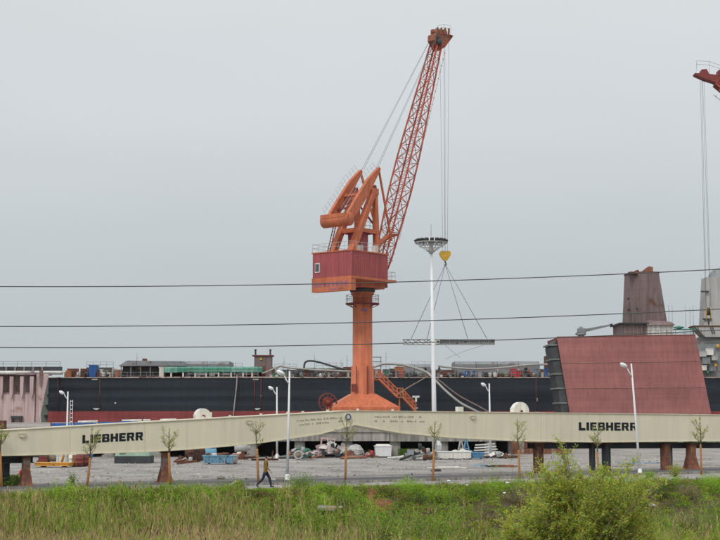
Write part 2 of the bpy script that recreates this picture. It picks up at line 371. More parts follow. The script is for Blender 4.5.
# ================================================================ SHIP
HD = 215.0; DZ = P(300, 378, HD).z; WZ = P(300, 411, HD).z
HX0 = P(48, 400, HD).x; HX1 = P(800, 400, HD).x
ship = thing('ship', ((HX0 + HX1) / 2, HD + 12, 0), 'long dark blue ship hull with red bottom lying behind the crane', 'ship')
part('hull_core', MB().box(HX0 + .1, HX1 - .1, HD + .12, HD + 24, .3, DZ - .02), m_dkgrey, ship)
nr = 3; hh = (DZ - WZ) / nr; x = HX0; rowx = []
for r_ in range(nr):
    x = HX0 - (0, 4.2, 2.1)[r_]
    while x < HX1:
        a, b_ = max(x, HX0), min(x + 9.5, HX1); x += 9.5
        if b_ - a < .5: continue
        y = HD + random.uniform(0, .035); z0, z1 = WZ + r_ * hh, WZ + (r_ + 1) * hh
        g = MB(); nxs = 6; vs = []      # slightly dished plate
        for jz in range(4):
            for ix in range(nxs + 1):
                vs.append((a + .012 + (b_ - a - .024) * ix / nxs, y + (.02 * math.sin(math.pi * ix / nxs * 3) * (1 if 0 < jz < 3 else 0)), z0 + .012 + (z1 - z0 - .024) * jz / 3))
        w_ = nxs + 1; g._add(vs, [(jz * w_ + ix, jz * w_ + ix + 1, (jz + 1) * w_ + ix + 1, (jz + 1) * w_ + ix) for jz in range(3) for ix in range(nxs)], True)
        part('hull_plate', g, m_hull, ship)
x = HX0
while x < HX1:
    b_ = min(x + 9.5, HX1); part('bottom_plate', MB().box(x + .01, b_ - .01, HD + .03 + random.uniform(0, .03), HD + .11, .3, WZ - .012), m_boot, ship); x += 9.5
x = HX0
while x < HX1:
    b_ = min(x + 12, HX1); part('gunwale', MB().box(x, b_ - .03, HD - .12, HD + .3, DZ, DZ + .16 + random.uniform(-.03, .05)), m_gun, ship); x += 12
part('deck', MB().box(HX0, HX1, HD + .3, HD + 24, DZ - .01, DZ + .05), m_rustr, ship)
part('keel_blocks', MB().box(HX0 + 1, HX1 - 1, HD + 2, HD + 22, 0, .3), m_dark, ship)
# open end with stringers (grey green) at the left
g = MB(); a = P(37, 428, HD - 2); bb = P(47.4, 378, HD)
g.prism([(a.x, 1.0), (HX0 - .02, 1.0), (HX0 - .02, DZ), (HX0 - 1.2, DZ)], (0, HD + .6, 0), (1, 0, 0), (0, 0, 1), (0, .08, 0))
part('end_bulkhead', g, m_ggrey, ship)
for i in range(5):
    z = 2.2 + i * 1.55; xx = a.x + (HX0 - a.x) * (z - 1) / (DZ - 1); part('stringer', MB().box(xx, HX0 - .03, HD - .05, HD + .6, z, z + .12), m_ggrey, ship)
x = HX0 + .3; i = 0; m_coam = M('dark weathered coaming', (.105, .10, .098), .8, .35, .5, streak=.3, rust=.12)
while x < P(600, 400, HD + 12).x:            # uneven dark coaming and machinery line along the middle of the deck
    b_ = x + (3.1, 4.4, 2.3, 5.2, 3.6)[i % 5]; zt_ = P(300, (368.6, 367.4, 369.6, 367.9, 368.4, 366.9, 369.2)[i % 7], HD + 12).z
    part('coaming', MB().box(x, b_ - .06, HD + 12 + .15 * (i % 2), HD + 13, DZ + .05, zt_).box(x + .2, b_ - .3, HD + 11.7, HD + 11.98, zt_ - .5, zt_ - .32), m_coam if i % 4 else m_rustm, ship)
    if i % 2: part('stanchion_rail', MB().rail([(x, HD + 12.3, zt_), (b_ - .06, HD + 12.3, zt_)], .9, 1.2, .025), m_grey, ship)
    x = b_; i += 1
# T mark and draught marks, painted, standing 4 mm off the plating
def mark(rects, mat=m_offw, name='hull_mark', dd=.02):
    g = MB()
    for (x0, x1, y0, y1) in rects:
        p0, p1 = P(x0, y1, HD), P(x1, y0, HD); g.box(p0.x, p1.x, HD - dd, HD - dd + .012, p0.z, p1.z)
    return part(name, g, mat, ship)
mark([(412.3, 419.5, 395.7, 397.6), (415, 417, 397.6, 401.8)]); mark([(414, 418, 407.6, 408.4)])
for px in (93, 254): mark([(px - 1, px + 4.5, 379, 379.7)]); mark([(px, px + 6.5, 408.2, 408.9), (px + 1.5, px + 5, 408.9, 409.7)])
mark([(114.6, 116, 402.3, 403.6)]); mark([(260.5, 261.5, 395.5, 396.5)])
for px, ln in ((100, 1), (58, 0), (254.5, 0), (261, 0), (536, 0)):
    g = MB(); p0, p1 = P(px, 379, HD), P(px, 411, HD); g.tube((p0.x, HD - .1, p0.z), (p1.x, HD - .1, p1.z), .06 if ln else .05, n=6); part('drain_pipe', g, m_rustm if ln else m_dkred, ship)
mark([(536.4, 537.8, 398, 401.5)], m_grey); mark([(535, 538, 411.6, 412.4)], m_lblue)

# ---------------------------------------------------------------- things on deck
def dP(px, py, d=HD + 3): return P(px, py, d)
def deckbox(name, x0, x1, y0, y1, mat, label, cat, d=HD + 2, dep=2.5, ribs=0, roof=None, group=None, extra=None):
    """box resting on the deck: ribbed walls and an overhanging lid"""
    a, b_ = P(x0, y1, d), P(x1, y0, d); z0 = DZ + .05
    T = thing(name, ((a.x + b_.x) / 2, d + dep / 2, z0), label, cat, group)
    top = b_.z
    part('body', MB().box(a.x, b_.x, d, d + dep, z0, top - .1), mat, T)
    part('lid', MB().box(a.x - .08, b_.x + .08, d - .08, d + dep + .08, top - .098, top), roof or mat, T)
    if ribs:
        me = MB().box(-.05, .05, -.07, .0, 0, top - .12 - z0).mesh('rib', mat)
        for i in range(ribs): sharemesh('rib', me, (a.x - T.location.x + .1 + (b_.x - a.x - .2) * i / max(1, ribs - 1), -dep / 2, 0), T)
    return T
CN = {}
def cname(m):
    w = {'grey steel': 'grey', 'rusty steel': 'rusty', 'dark grey steel': 'dark grey', 'off white paint': 'white', 'faded light blue paint': 'light blue', 'green grey primer': 'green grey',
         'light grey paint': 'light grey', 'green sheeting': 'green', 'pale green container paint': 'pale green', 'brown funnel primer': 'brown', 'blue paint': 'blue', 'orange clay': 'orange', 'red paint': 'red', 'weathered board': 'wooden'}
    return w.get(m.name, '') + ' '
def deckpile(x0, x1, y0, n_, mats, label, cat, names, group=None, d=HD + 1.2, seed=0):
    """several separate pieces of gear standing on the deck in a row"""
    rr = random.Random(seed)
    for i in range(n_):
        px = x0 + (x1 - x0) * (i + .5) / n_; c = P(px, 377, d + rr.uniform(0, 2.5)); hgt = (378 - y0) / F * HD * rr.uniform(.4, 1.0); wd = (x1 - x0) / n_ / F * HD * rr.uniform(.7, 1.15)
        nm = names[i % len(names)]; mt = mats[rr.randrange(len(mats))]; g = MB(); z = DZ + .05
        if nm == 'gas_cylinder':
            g.lathe([(.0, 1.45), (.09, 1.42), (.13, 1.28), (.13, 0), (0, 0)][::-1], (c.x, c.y, z), 8)
        elif nm == 'drum':
            g.lathe([(0, 0), (.3, 0), (.3, .28), (.32, .3), (.3, .32), (.3, .6), (.32, .62), (.3, .64), (.3, .88), (0, .88)], (c.x, c.y, z), 10)
        elif nm == 'tarp_heap':
            g.lump((c.x, c.y, z + hgt * .4), (wd * .6, .7, hgt * .55), 12, .25, seed + i)
        elif nm == 'winch':
            g.box(c.x - wd / 2, c.x + wd / 2, c.y, c.y + .8, z, z + .2).lathe([(0, -wd * .35), (.42, -wd * .35), (.42, -wd * .3), (.22, -wd * .29), (.22, wd * .29), (.42, wd * .3), (.42, wd * .35), (0, wd * .35)], (c.x, c.y + .4, z + .55), 12, 'X')
        elif nm == 'pallet_stack':
            for q in range(max(2, int(hgt / .17))): g.cbox((c.x + rr.uniform(-.05, .05), c.y, z + .07 + q * .165), (wd, 1.0, .12), rr.uniform(-.06, .06))
        elif nm == 'scaffold':
            for sx in (-1, 1):
                for sy in (0, 1): g.beam((c.x + sx * wd / 2, c.y + sy, z), (c.x + sx * wd / 2, c.y + sy, z + hgt), .09)
            for sy in (0, 1):
                g.beam((c.x - wd / 2, c.y + sy, z + hgt), (c.x + wd / 2, c.y + sy, z + hgt), .09); g.beam((c.x - wd / 2, c.y + sy, z + .2), (c.x + wd / 2, c.y + sy, z + hgt), .07)
            for sx in (-1, 1): g.beam((c.x + sx * wd / 2, c.y, z + hgt * .9), (c.x + sx * wd / 2, c.y + 1, z + hgt * .9), .08)
        else:
            g.box(c.x - wd / 2, c.x + wd / 2, c.y, c.y + 1.0, z + .1, z + hgt).box(c.x - wd / 2 - .05, c.x + wd / 2 + .05, c.y - .05, c.y + 1.05, z + hgt, z + hgt + .07).box(c.x - wd * .4, c.x - wd * .25, c.y + .1, c.y + .9, z, z + .1).box(c.x + wd * .25, c.x + wd * .4, c.y + .1, c.y + .9, z, z + .1)
        solo(nm, g, mt, (cname(mt) + label.replace('dark #', '#').replace('weathered #', '#').replace('pale #', '#').replace('colourful #', '#').replace('green # on', '# on').replace('#', nm.replace('_', ' '))), cat if cat else nm.split('_')[-1], group)

# left: long dark bulwark with pale pipe run along the top of the pink block side
deckbox('container', 88.7, 96, 364.9, 377, m_blue, 'bright blue steel box standing on the deck near the pink block', 'container', ribs=5)
deckbox('gas_bottle_rack', 65.5, 70.5, 370.5, 377, m_terra, 'orange rack on deck left of the bright blue box', 'rack', d=HD + 1, dep=1.2, ribs=4)
deckbox('tool_box', 115.5, 118.5, 369.5, 377, m_terra, 'small orange box on deck beside the dark windowed deckhouse', 'box', d=HD + 1, dep=1.2, ribs=3)
# dark windowed deckhouse with grey roof
d = HD + 6; a, b_ = P(121, 377, d), P(160, 362, d)
T = thing('deckhouse', ((a.x + b_.x) / 2, d + 3, DZ + .05), 'long low deckhouse with grey roof and dark open front', 'deckhouse')
zt = P(140, 366, d).z
part('wall', MB().box(a.x, b_.x, d + 1.5, d + 6, DZ + .05, zt), m_dkgrey, T)
g = MB(); e = P(185, 362, d)
g.prism([(a.x - .4, zt), (e.x, zt), (e.x - .3, zt + .75), (a.x + .9, zt + .85)], (0, d - .2, 0), (1, 0, 0), (0, 0, 1), (0, 6.4, 0)); part('roof', g, m_grey, T)
for i in range(5):
    x = a.x + (b_.x - a.x) * i / 4; part('post', MB().box(x - .07, x + .07, d, d + .14, DZ + .05, zt), m_grey, T)
part('railing', MB().rail([(a.x, d - .3, DZ + .05), (b_.x, d - .3, DZ + .05)], 1.0, 1.0, .035), m_grey, T)
c = P(144.5, 360, d + 2); part('vent', MB().box(c.x - .35, c.x + .35, d + 2, d + 2.6, zt + .8, zt + 1.25), m_rustm, T)
c = P(137.2, 368, d - .1); part('lamp', MB().box(c.x - .14, c.x + .14, d + 1.38, d + 1.49, c.z - .14, c.z + .14), m_yellow, T)
# white cabinet + green shelter on white posts
deckbox('cabinet', 159, 164, 366.8, 377, m_offw, 'white metal cabinet on deck between the deckhouse and green shelter', 'cabinet', dep=1.6, ribs=3)
d = HD + 1.2; a, b_ = P(164, 377, d), P(262, 366.5, d)
T = thing('shelter', ((a.x + b_.x) / 2, d + 2, DZ + .05), 'long green sheeted shelter on white posts along the deck edge', 'shelter')
zb, zt = P(200, 372.3, d).z, P(200, 366.5, d).z
x = a.x
while x < b_.x - .1:
    x1 = min(x + 2.05, b_.x); part('sheet', MB().prism([(0, zb + random.uniform(-.04, .04)), (0, zt - .25), (1.2, zt), (2.6, zt), (3.6, zt - .3), (3.6, zb)], (x + .02, d, 0), (0, 1, 0), (0, 0, 1), (x1 - x - .04, 0, 0)), m_green if random.random() > .4 else M('green sheeting faded', (.14, .34, .27), .6, .3, .9, streak=.3), T); x += 2.05
for px in (171, 183, 195, 206, 218.5, 231, 243, 252):
    q = P(px, 375, d); part('post', MB().box(q.x - .11, q.x + .11, d + .1, d + .35, DZ + .05, zb + .02), m_white, T)
# grey raised hatch line behind the shelter
d = HD + 9
for (p0, p1, y0, lab) in ((185, 229, 361, 'grey hatch cover behind the long green shelter'), (455, 540, 361.2, 'long grey hatch cover on deck right of the white mast'), (398, 431, 363.8, 'grey hatch cover on deck between crane column and white mast')):
    a, b_ = P(p0, 377, d), P(p1, y0, d)
    T = thing('hatch_cover', ((a.x + b_.x) / 2, d + 5, DZ + .05), lab, 'hatch cover'); x = a.x
    nn = max(2, round((b_.x - a.x) / 3.2)); 
    for i in range(nn):
        x0, x1 = a.x + (b_.x - a.x) * i / nn, a.x + (b_.x - a.x) * (i + 1) / nn
        part('cover_panel', MB().prism([(0, DZ + .05), (0, b_.z - .5), (.9, b_.z), (8, b_.z), (9, b_.z - .5), (9, DZ + .05)], (x0 + .03, d, 0), (0, 1, 0), (0, 0, 1), (x1 - x0 - .06, 0, 0)), m_grey, T)
# brown deckhouse with two posts
d = HD + 5; a, b_ = P(253.5, 377, d), P(272, 356, d)
T = thing('mast_house', ((a.x + b_.x) / 2, d + 1.5, DZ + .05), 'square brown mast house with two short posts on its roof', 'deckhouse')
part('wall', MB().box(a.x + .1, b_.x - .1, d, d + 3, DZ + .05, b_.z), m_brown, T); part('roof', MB().box(a.x - .25, b_.x + .2, d - .2, d + 3.2, b_.z, b_.z + .15), m_dkred, T)
for q in (a.x + .25, b_.x - .3): part('post', MB().box(q - .13, q + .13, d + .4, d + .66, b_.z + .15, b_.z + 1.0).box(q - .22, q + .22, d + .32, d + .74, b_.z + .95, b_.z + 1.05), m_dkgrey, T)
part('door', MB().box(a.x + 1.0, a.x + 1.9, d - .05, d, DZ + .1, DZ + 2.0), m_dkred, T); c = P(261, 359, d); part('lamp', MB().box(c.x - .16, c.x + .16, d - .14, d, c.z - .16, c.z + .16), m_yellow, T)
# gear rows
gl = 'piece of deck gear'
deckpile(72, 88, 369, 7, [m_dkgrey, m_grey, m_rustm, m_offw], 'dark # in the jumble left of the blue box', None, ['winch', 'scaffold', 'gear_box'], 'gear left of the blue box', seed=2)
deckpile(97, 115, 367, 7, [m_grey, m_offw, m_rustm], 'weathered # between the blue box and the deckhouse', None, ['scaffold', 'gear_box', 'drum'], 'gear between blue box and deckhouse', seed=3)
deckpile(272, 282, 369, 3, [m_green, m_pgreen], 'green # on deck beside the brown mast house', None, ['gear_box', 'tarp_heap'], 'green gear beside the mast house', seed=4)
deckpile(284, 350, 370, 19, [m_grey, m_rustm, m_dkgrey, m_offw, m_dkgrey, m_lblue, m_ggrey], '# on deck left of the crane column', None, ['gear_box', 'winch', 'pallet_stack', 'drum', 'tarp_heap', 'scaffold'], 'gear left of the crane column', seed=5)
deckpile(375, 389, 368, 5, [m_offw, m_lgrey, m_green], 'pale # on deck just right of the crane column', None, ['gear_box', 'scaffold', 'gas_cylinder'], 'pale gear right of the crane column', seed=6)
deckbox('storage_bin', 395, 403.5, 366.8, 371, m_terra, 'orange open storage bin stacked on the pink bin', 'bin', d=HD + 1.4, dep=1.4, ribs=5)
deckbox('storage_bin', 395.3, 403.2, 371, 377, M('faded pink paint', (.50, .17, .14), .6, .2), 'faded pink storage bin on deck right of the crane column', 'bin', d=HD + 1, dep=2, ribs=6)
deckpile(404, 455, 370.5, 16, [m_grey, m_rustm, m_offw, m_dkgrey, m_ggrey, m_lgrey, m_brown], '# on deck around the foot of the white mast', None, ['gear_box', 'tarp_heap', 'drum', 'pallet_stack', 'winch', 'gas_cylinder'], 'gear behind the white mast', seed=8)
deckpile(456, 486, 371, 9, [m_grey, m_lgrey, m_dkgrey, m_blue, m_ggrey], '# on deck left of the two white bags', None, ['tarp_heap', 'gear_box', 'drum', 'scaffold'], 'gear left of the white bags', seed=9)
for i, (x0, x1) in enumerate(((487, 492), (492.2, 497.5))):
    p = P((x0 + x1) / 2, 375, HD + 1.5); g = MB().lump((p.x, p.y, DZ + .42), (.42, .45, .5), 14, .12, 30 + i)
    solo('bulk_bag', g, m_offw, ('left', 'right')[i] + ' one of two white bulk bags on the deck edge', 'bag', 'white bulk bags on deck')
deckpile(498, 510, 372.5, 4, [m_green, m_offw, m_ggrey], 'small # between white bags and the red box', None, ['tarp_heap', 'drum'], 'gear left of the red box', seed=10)
deckbox('tool_chest', 511, 516.6, 368.5, 377, M('pinkish red paint', (.55, .10, .12), .6, .2), 'pinkish red chest on deck, larger of the red pair', 'chest', d=HD + 1, dep=1.4, ribs=4)
deckbox('tool_chest', 517, 520.5, 370.5, 377, m_red, 'small bright red chest on deck, right one of the pair', 'chest', d=HD + 1, dep=1.2, ribs=3)
deckpile(522, 545, 368, 8, [m_grey, m_rustm, m_lblue, m_dkgrey, m_red], '# on deck between the red chests and the hull block', None, ['scaffold', 'gear_box', 'gas_cylinder', 'drum'], 'gear left of the hull block', seed=12)
deckpile(545, 556, 366, 4, [m_blue, m_terra, m_dkgrey], 'colourful # on deck next to the big red block', None, ['gear_box', 'winch'], 'gear next to the red block', seed=13)
deckpile(186, 252, 373, 14, [m_offw, m_grey, m_rustm, m_dkgrey], 'low # under the green shelter', None, ['gear_box', 'drum', 'pallet_stack'], 'gear under the green shelter', d=HD + 2, seed=14)
for n0, (xa, xb, y0, nn, wh) in enumerate(((64, 88, 371, 10, 'along the rail left of the blue box'), (97, 120, 371, 9, 'along the rail right of the blue box'), (270, 352, 371.5, 30, 'along the rail left of the crane column'), (376, 430, 371, 20, 'along the rail right of the crane column'), (437, 556, 371.5, 40, 'along the rail right of the white mast'))):
    deckpile(xa, xb, y0, nn, [m_grey, m_rustm, m_dkgrey, m_offw, m_lgrey, m_brown, m_dkgrey, m_ggrey, m_wood], 'low # ' + wh, None, ['gear_box', 'pallet_stack', 'drum', 'scaffold', 'tarp_heap', 'winch', 'gas_cylinder'], 'small gear ' + wh, d=HD + .7, seed=60 + n0)
# pale tower frame at the right end, on deck
T = thing('ventilation_tower', (*P(550.5, 375, HD + 4).xy, DZ + .05), 'pale boxy ventilation tower on dark base beside the red block', 'tower')
c = T.location; zt = P(550, 345, HD + 4).z; zm = P(550, 356, HD + 4).z
part('base', MB().box(c.x - .8, c.x + .8, c.y, c.y + 1.6, c.z, zm), m_rustm, T)
for sx in (-.45, .45): part('column', MB().box(c.x + sx - .12, c.x + sx + .12, c.y + .3, c.y + .6, zm, zt - .5), m_lgrey, T)
part('head', MB().box(c.x - .62, c.x + .62, c.y + .1, c.y + 1.2, zt - .5, zt), m_lgrey, T)
# railings, pipes, hoses along the deck
def deckrail(p0, p1, d, lab, mat=m_grey): 
    a, b_ = P(p0, 377, d), P(p1, 377, d); solo('deck_railing', MB().rail([(a.x, d, DZ + .05), (b_.x, d, DZ + .05)], 1.1, 1.7, .03), mat, lab, 'railing')
deckrail(274, 350, HD + 3.2, 'thin grey deck railing left of the crane column'); deckrail(376, 545, HD + .9, 'long thin deck railing right of the crane column'); deckrail(103, 120, HD + .9, 'short deck railing between blue box and deckhouse'); deckrail(188, 258, HD + .8, 'thin deck railing in front of the green shelter', m_lgrey)
def hose(pts, r, mat, name, label, cat='hose', n_=8):
    q = [P(*p) if len(p) == 3 else Vector(p) for p in pts]; dense = []
    for i in range(len(q) - 1):      # Catmull-Rom
        p0, p1, p2, p3 = q[max(0, i - 1)], q[i], q[i + 1], q[min(len(q) - 1, i + 2)]
        for s in range(8):
            t_ = s / 8; dense.append(.5 * ((2 * p1) + (p2 - p0) * t_ + (2 * p0 - 5 * p1 + 4 * p2 - p3) * t_ ** 2 + (3 * p1 - p0 - 3 * p2 + p3) * t_ ** 3))
    dense.append(q[-1]); return solo(name, MB().path(dense, r, n_), mat, label, cat)
hose([(304, 370.5, 217), (304.5, 364, 217), (307, 361.3, 217), (313, 361, 217), (322, 363, 217), (335, 367, 217), (345, 369.5, 217)], .15, m_dkgrey, 'ventilation_hose', 'thick dark hose arching over the deck left of crane column')
hose([(276, 373, 216), (279, 366.5, 216), (290, 367.8, 216), (310, 369.5, 216), (330, 370.5, 216), (352, 371.5, 216)], .15, m_hose, 'ventilation_hose', 'pale hose lying along the deck behind the lamp post')
hose([(262, 373.5, 216), (269, 371, 216), (278, 366.5, 216)], .13, m_hose, 'ventilation_hose', 'short pale hose rising beside the green gear')
hose([(374, 367, 214.5), (384, 364, 214.5), (400, 364.5, 214.4), (408, 366, 214.2), (425, 371.5, 212), (434, 379, 209), (446, 391, 206), (460, 402.5, 204), (473, 409.5, 203.2), (480, 413, 203)], .17, m_hose, 'ventilation_hose', 'long pale hose sagging from the deck down past the mast to quay')
hose([(405, 366, 214.3), (425, 371, 213.5), (440, 381, 210), (458, 395, 207), (480, 407, 204.5), (490, 413, 203.5)], .10, m_brown, 'mooring_rope', 'brown rope slanting beside the long pale hose', 'rope')
hose([(438, 366, 216), (450, 367.5, 216), (478, 369, 216), (505, 367.5, 216), (525, 365.2, 216), (556, 364, 216)], .15, m_hose, 'ventilation_hose', 'pale hose running along the deck right of the mast')
hose([(397, 395, 206), (410, 386.5, 209), (424, 378.5, 214), (428, 376, 215.3)], .09, m_wood, 'gangway_rope', 'straight tan rope from the crane stair up to the deck', 'rope')
hose([(237, 375, 214.6), (236.6, 385, 214.5), (235, 400, 214.5), (233.5, 414, 214.4), (233, 425, 214.3)], .09, m_hose, 'mooring_rope', 'pale rope hanging down the hull below the green shelter', 'rope')
a, b_ = P(20, 372.4, 203.5), P(64, 372.4, 214)
hose([(-20, 372.6, 203.3), (20, 372.7, 203.3), (62, 373, 216)], .25, m_offw, 'pipe_run', 'white pipe running along the top of the pink block', 'pipe')
def antenna(px, y0, d, h_, mat=m_dkgrey, lab='', grp='thin deck aerials'):
    p = P(px, y0, d); g = MB().tube((p.x, d, DZ + .05), (p.x, d, p.z), .04, .018, n=5); g.tube((p.x, d, p.z - .9), (p.x + .25, d, p.z - .75), .015, n=4); solo('deck_aerial', g, mat, lab, 'aerial', grp)
for px, y0, lb in ((284, 357, 'thin aerial post between the brown mast house and dark hose'), (314.5, 354, 'thin aerial post above the crest of the dark hose'), (341, 359, 'shortest aerial post left of the crane column'), (347, 355, 'aerial post right beside the crane column left side'), (386, 352, 'taller thin aerial right of the crane column'), (381, 356, 'shorter thin aerial right of the crane column'), (137, 353, 'thin aerial above the dark windowed deckhouse')): antenna(px, y0, HD + 5, 2, lab=lb)
# scaffold tower right of the column
p = P(376, 357, HD + 8); g = MB()
for sx in (-.8, .8):
    for sy in (0, 1.2): g.tube((p.x + sx, p.y + sy, DZ + .05), (p.x + sx, p.y + sy, p.z), .05, n=5)
for i in range(5):
    z = DZ + .6 + (p.z - DZ - .6) * i / 4
    for sy in (0, 1.2): g.tube((p.x - .8, p.y + sy, z), (p.x + .8, p.y + sy, z), .04, n=5)
    g.box(p.x - .75, p.x + .75, p.y, p.y + 1.2, z - .03, z)
solo('scaffold_tower', g, m_grey, 'small grey scaffold tower behind the crane column', 'scaffold')

# ---------------------------------------------------------------- pink hull block at the left edge
BD = 203.0; T = thing('hull_block', (P(10, 400, BD).x, BD + 5, 0), 'pink primed hull block with hanging brackets at the left edge', 'hull block')
x0, x1 = P(-60, 400, BD).x, P(34.8, 400, BD).x; x2 = P(47.5, 400, BD).x; zt = P(20, 374.5, BD).z; zm = P(20, 394, BD).z
step = (x1 - x0) / 9
for i in range(9):
    part('skin_plate', MB().box(x0 + step * i + .015, x0 + step * (i + 1) - .015, BD + .02 * (i % 2), BD + .3, .5, zm), m_pink, T)
part('upper_wall', MB().box(x0, x1, BD + 1.0, BD + 1.3, zm - .3, zt), m_pinkd, T)
for z, nm in ((zt - .05, 'top_flange'), (zm - .01, 'ledge')):
    part(nm, MB().box(x0, x1, BD - .35 if z > zm + 1 else BD - .02, BD + 1.3, z, z + .22), m_pinkd, T)
for px in (-14, -5, 2, 12.3, 22.6, 32.5):
    c = P(px, 380, BD); zb_ = P(px, 398.5, BD).z
    part('bracket', MB().prism([(-.26, zt - .3), (.26, zt - .3), (.22, zb_ + .7), (.03, zb_), (-.03, zb_), (-.22, zb_ + .7)], (c.x, BD - .5, 0), (1, 0, 0), (0, 0, 1), (0, .42, 0)), m_pink, T)
# flank panel sloping away to the right
part('flank_panel', MB().prism([(x1 + .05, .5), (P(35.6, 428, BD).x, .5), (x2, zt + .1), (x1 + .05, zt + .1)], (0, BD + .35, 0), (1, 0, 0), (0, 0, 1), (0, .25, 0)), m_pink, T)
part('flank_bracket', MB().prism([(-.22, zt + .6), (.22, zt + .6), (.1, zt - 1.7), (-.1, zt - 1.7)], (P(40.5, 380, BD).x, BD, 0), (1, 0, 0), (0, 0, 1), (0, .3, 0)), m_pinkd, T)
zk = P(20, 367.5, BD + 6).z
part('far_bulwark', MB().box(x0, P(62, 370, BD + 2.3).x, BD + 2.3, BD + 2.55, P(20, 371.5, BD + 6).z, zk), m_dkgrey, T)
part('upper_deck', MB().box(x0, x2, BD + 1.3, BD + 2.6, zt - .1, zt + .08), m_pinkd, T)
me = MB().box(-.12, .12, 0, .2, 0, zk - zt - .12).mesh('stanchion', m_pinkd)
for px in range(-30, 48, 9): sharemesh('stanchion', me, (P(px, 380, BD + 2.2).x - T.location.x, -2.9, zt + .08), T)
part('railing', MB().rail([(x0, BD + 2.4, zk), (P(60, 370, BD + 2.4).x, BD + 2.4, zk)], .75, 2.0, .025), m_dkgrey, T)
c0, c1 = P(10.5, 428, BD - 1), P(20.5, 418.5, BD - 1)
part('doorway_frame', MB().box(c0.x, c0.x + .2, BD - .6, BD, .5, c1.z).box(c1.x - .2, c1.x, BD - .6, BD, .5, c1.z).box(c0.x - .1, c1.x + .1, BD - .62, BD - .01, c1.z, c1.z + .35), m_dkgrey, T)
part('block_core', MB().box(x0, P(36, 428, BD).x - .05, BD + 1.35, BD + 2.4, .5, zt - .12), m_pinkd, T)
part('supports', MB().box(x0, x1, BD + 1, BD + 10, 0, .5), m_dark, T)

# ---------------------------------------------------------------- red oxide block at the right
RD = 176.0
T = thing('hull_block', (P(640, 400, RD).x, RD + 5, 0), 'huge red oxide primed hull block leaning left beside the ship', 'hull block')
tl, tr_, brr, bl = P(557, 337.5, RD + 2), P(695.5, 335.2, RD + 2), P(716.5, 440, RD), P(574.5, 440, RD)
nx_, nz_ = 3, 4
def quadp(s_, t_): return (bl.lerp(brr, s_)).lerp(tl.lerp(tr_, s_), t_)
for j in range(nz_):
    for i in range(nx_):
        a_ = [quadp((i + .0006) / nx_, (j + .0012) / nz_), quadp((i + .9994) / nx_, (j + .0012) / nz_), quadp((i + .9994) / nx_, (j + .9988) / nz_), quadp((i + .0006) / nx_, (j + .9988) / nz_)]
        dy = random.uniform(0, .025); a_ = [q + Vector((0, dy, 0)) for q in a_]
        part('block_plate', MB().hexa(a_ + [q + Vector((0, .3, 0)) for q in a_]), m_block, T)
for j in range(1, nz_): part('weld_seam', MB().beam(quadp(0, j / nz_) + Vector((0, -.01, 0)), quadp(1, j / nz_) + Vector((0, -.01, 0)), .05, .07), m_blockw, T)
core = [quadp(s_, t_) + Vector((0, .33, 0)) for s_, t_ in ((0, 0), (1, 0), (1, 1), (0, 1))]
part('block_core', MB().hexa([core[0], core[1], core[1] + Vector((0, 9, 0)), core[0] + Vector((0, 9, 0)), core[3], core[2], core[2] + Vector((0, 9, 0)), core[3] + Vector((0, 9, 0))]), m_blockd, T)
part('top_edge', MB().beam(tl + Vector((0, .15, .05)), tr_ + Vector((0, .15, .05)), .35, .14), m_blockd, T)
for i in range(7):   # frames showing at the left side
    q = quadp(0, (i + .5) / 7); part('side_frame', MB().box(q.x - 1.15, q.x - .05, q.y + .4, q.y + 6, q.z - .1, q.z + .1), m_ggrey, T)
part('side_web', MB().hexa([bl + Vector((-.95, .5, 0)), bl + Vector((-.02, .5, 0)), bl + Vector((-.02, 6, 0)), bl + Vector((-.95, 6, 0)), tl + Vector((-.75, .5, -1.2)), tl + Vector((-.02, .5, -.3)), tl + Vector((-.02, 6, -.3)), tl + Vector((-.75, 6, -1.2))]), m_dkgrey, T)
zlow = bl.z
for i in range(5):
    q = quadp((i + .5) / 5, 0); part('support_block', MB().box(q.x - .7, q.x + .7, RD + 1, RD + 7, 0, q.z + .3), m_conc, T)

# ---------------------------------------------------------------- funnel, deckhouse, bridge block, deck crane (aft part of the ship)
fd = HD + 4
T = thing('funnel', (P(648, 322, fd).x, fd + 3, DZ + .05), 'tall tapered brown ship funnel with jagged rusty top', 'funnel')
zb, zt = P(648, 322.5, fd).z, P(648, 272.5, fd).z
def octo(xl, xr, z, dep, cut): return [Vector(q) for q in ((xl, fd + cut * 1.6, z), (xl + cut, fd, z), (xr - cut * .15, fd, z), (xr, fd + cut * .3, z), (xr, fd + dep, z), (xl, fd + dep, z))]
lo = octo(P(629, 300, fd).x, P(667.5, 300, fd).x, zb, 6, 1.8); hi = octo(P(631, 300, fd).x, P(660, 300, fd).x, zt, 5, 1.4)
nl = 6
for r_ in range(nl):
    l0 = [a_.lerp(b_, (r_ + .004) / nl) for a_, b_ in zip(lo, hi)]; l1 = [a_.lerp(b_, (r_ + .996) / nl) for a_, b_ in zip(lo, hi)]
    g = MB(); g._add(l0 + l1, [(i, (i + 1) % 6, (i + 1) % 6 + 6, i + 6) for i in range(6)] + [(5, 4, 3, 2, 1, 0), (6, 7, 8, 9, 10, 11)]); part('casing_plate', g, m_brown, T)
part('casing_foot', MB().box(lo[0].x + .3, lo[3].x - .3, fd + 1, fd + 5.5, DZ + .05, zb), m_brown, T)
part('top_rim', MB().box(hi[0].x - .1, hi[3].x + .1, fd + .1, fd + 5, zt - .05, zt + .16), m_rustm, T)
cx = P(650, 268, fd); g = MB().prism([(-1.0, 0), (.75, 0), (.7, .85), (.1, .95), (-.5, .5)], (cx.x, fd + 1.2, zt + .16), (1, 0, 0), (0, 0, 1), (0, 2.2, 0)); part('exhaust_stub', g, m_rustr, T)
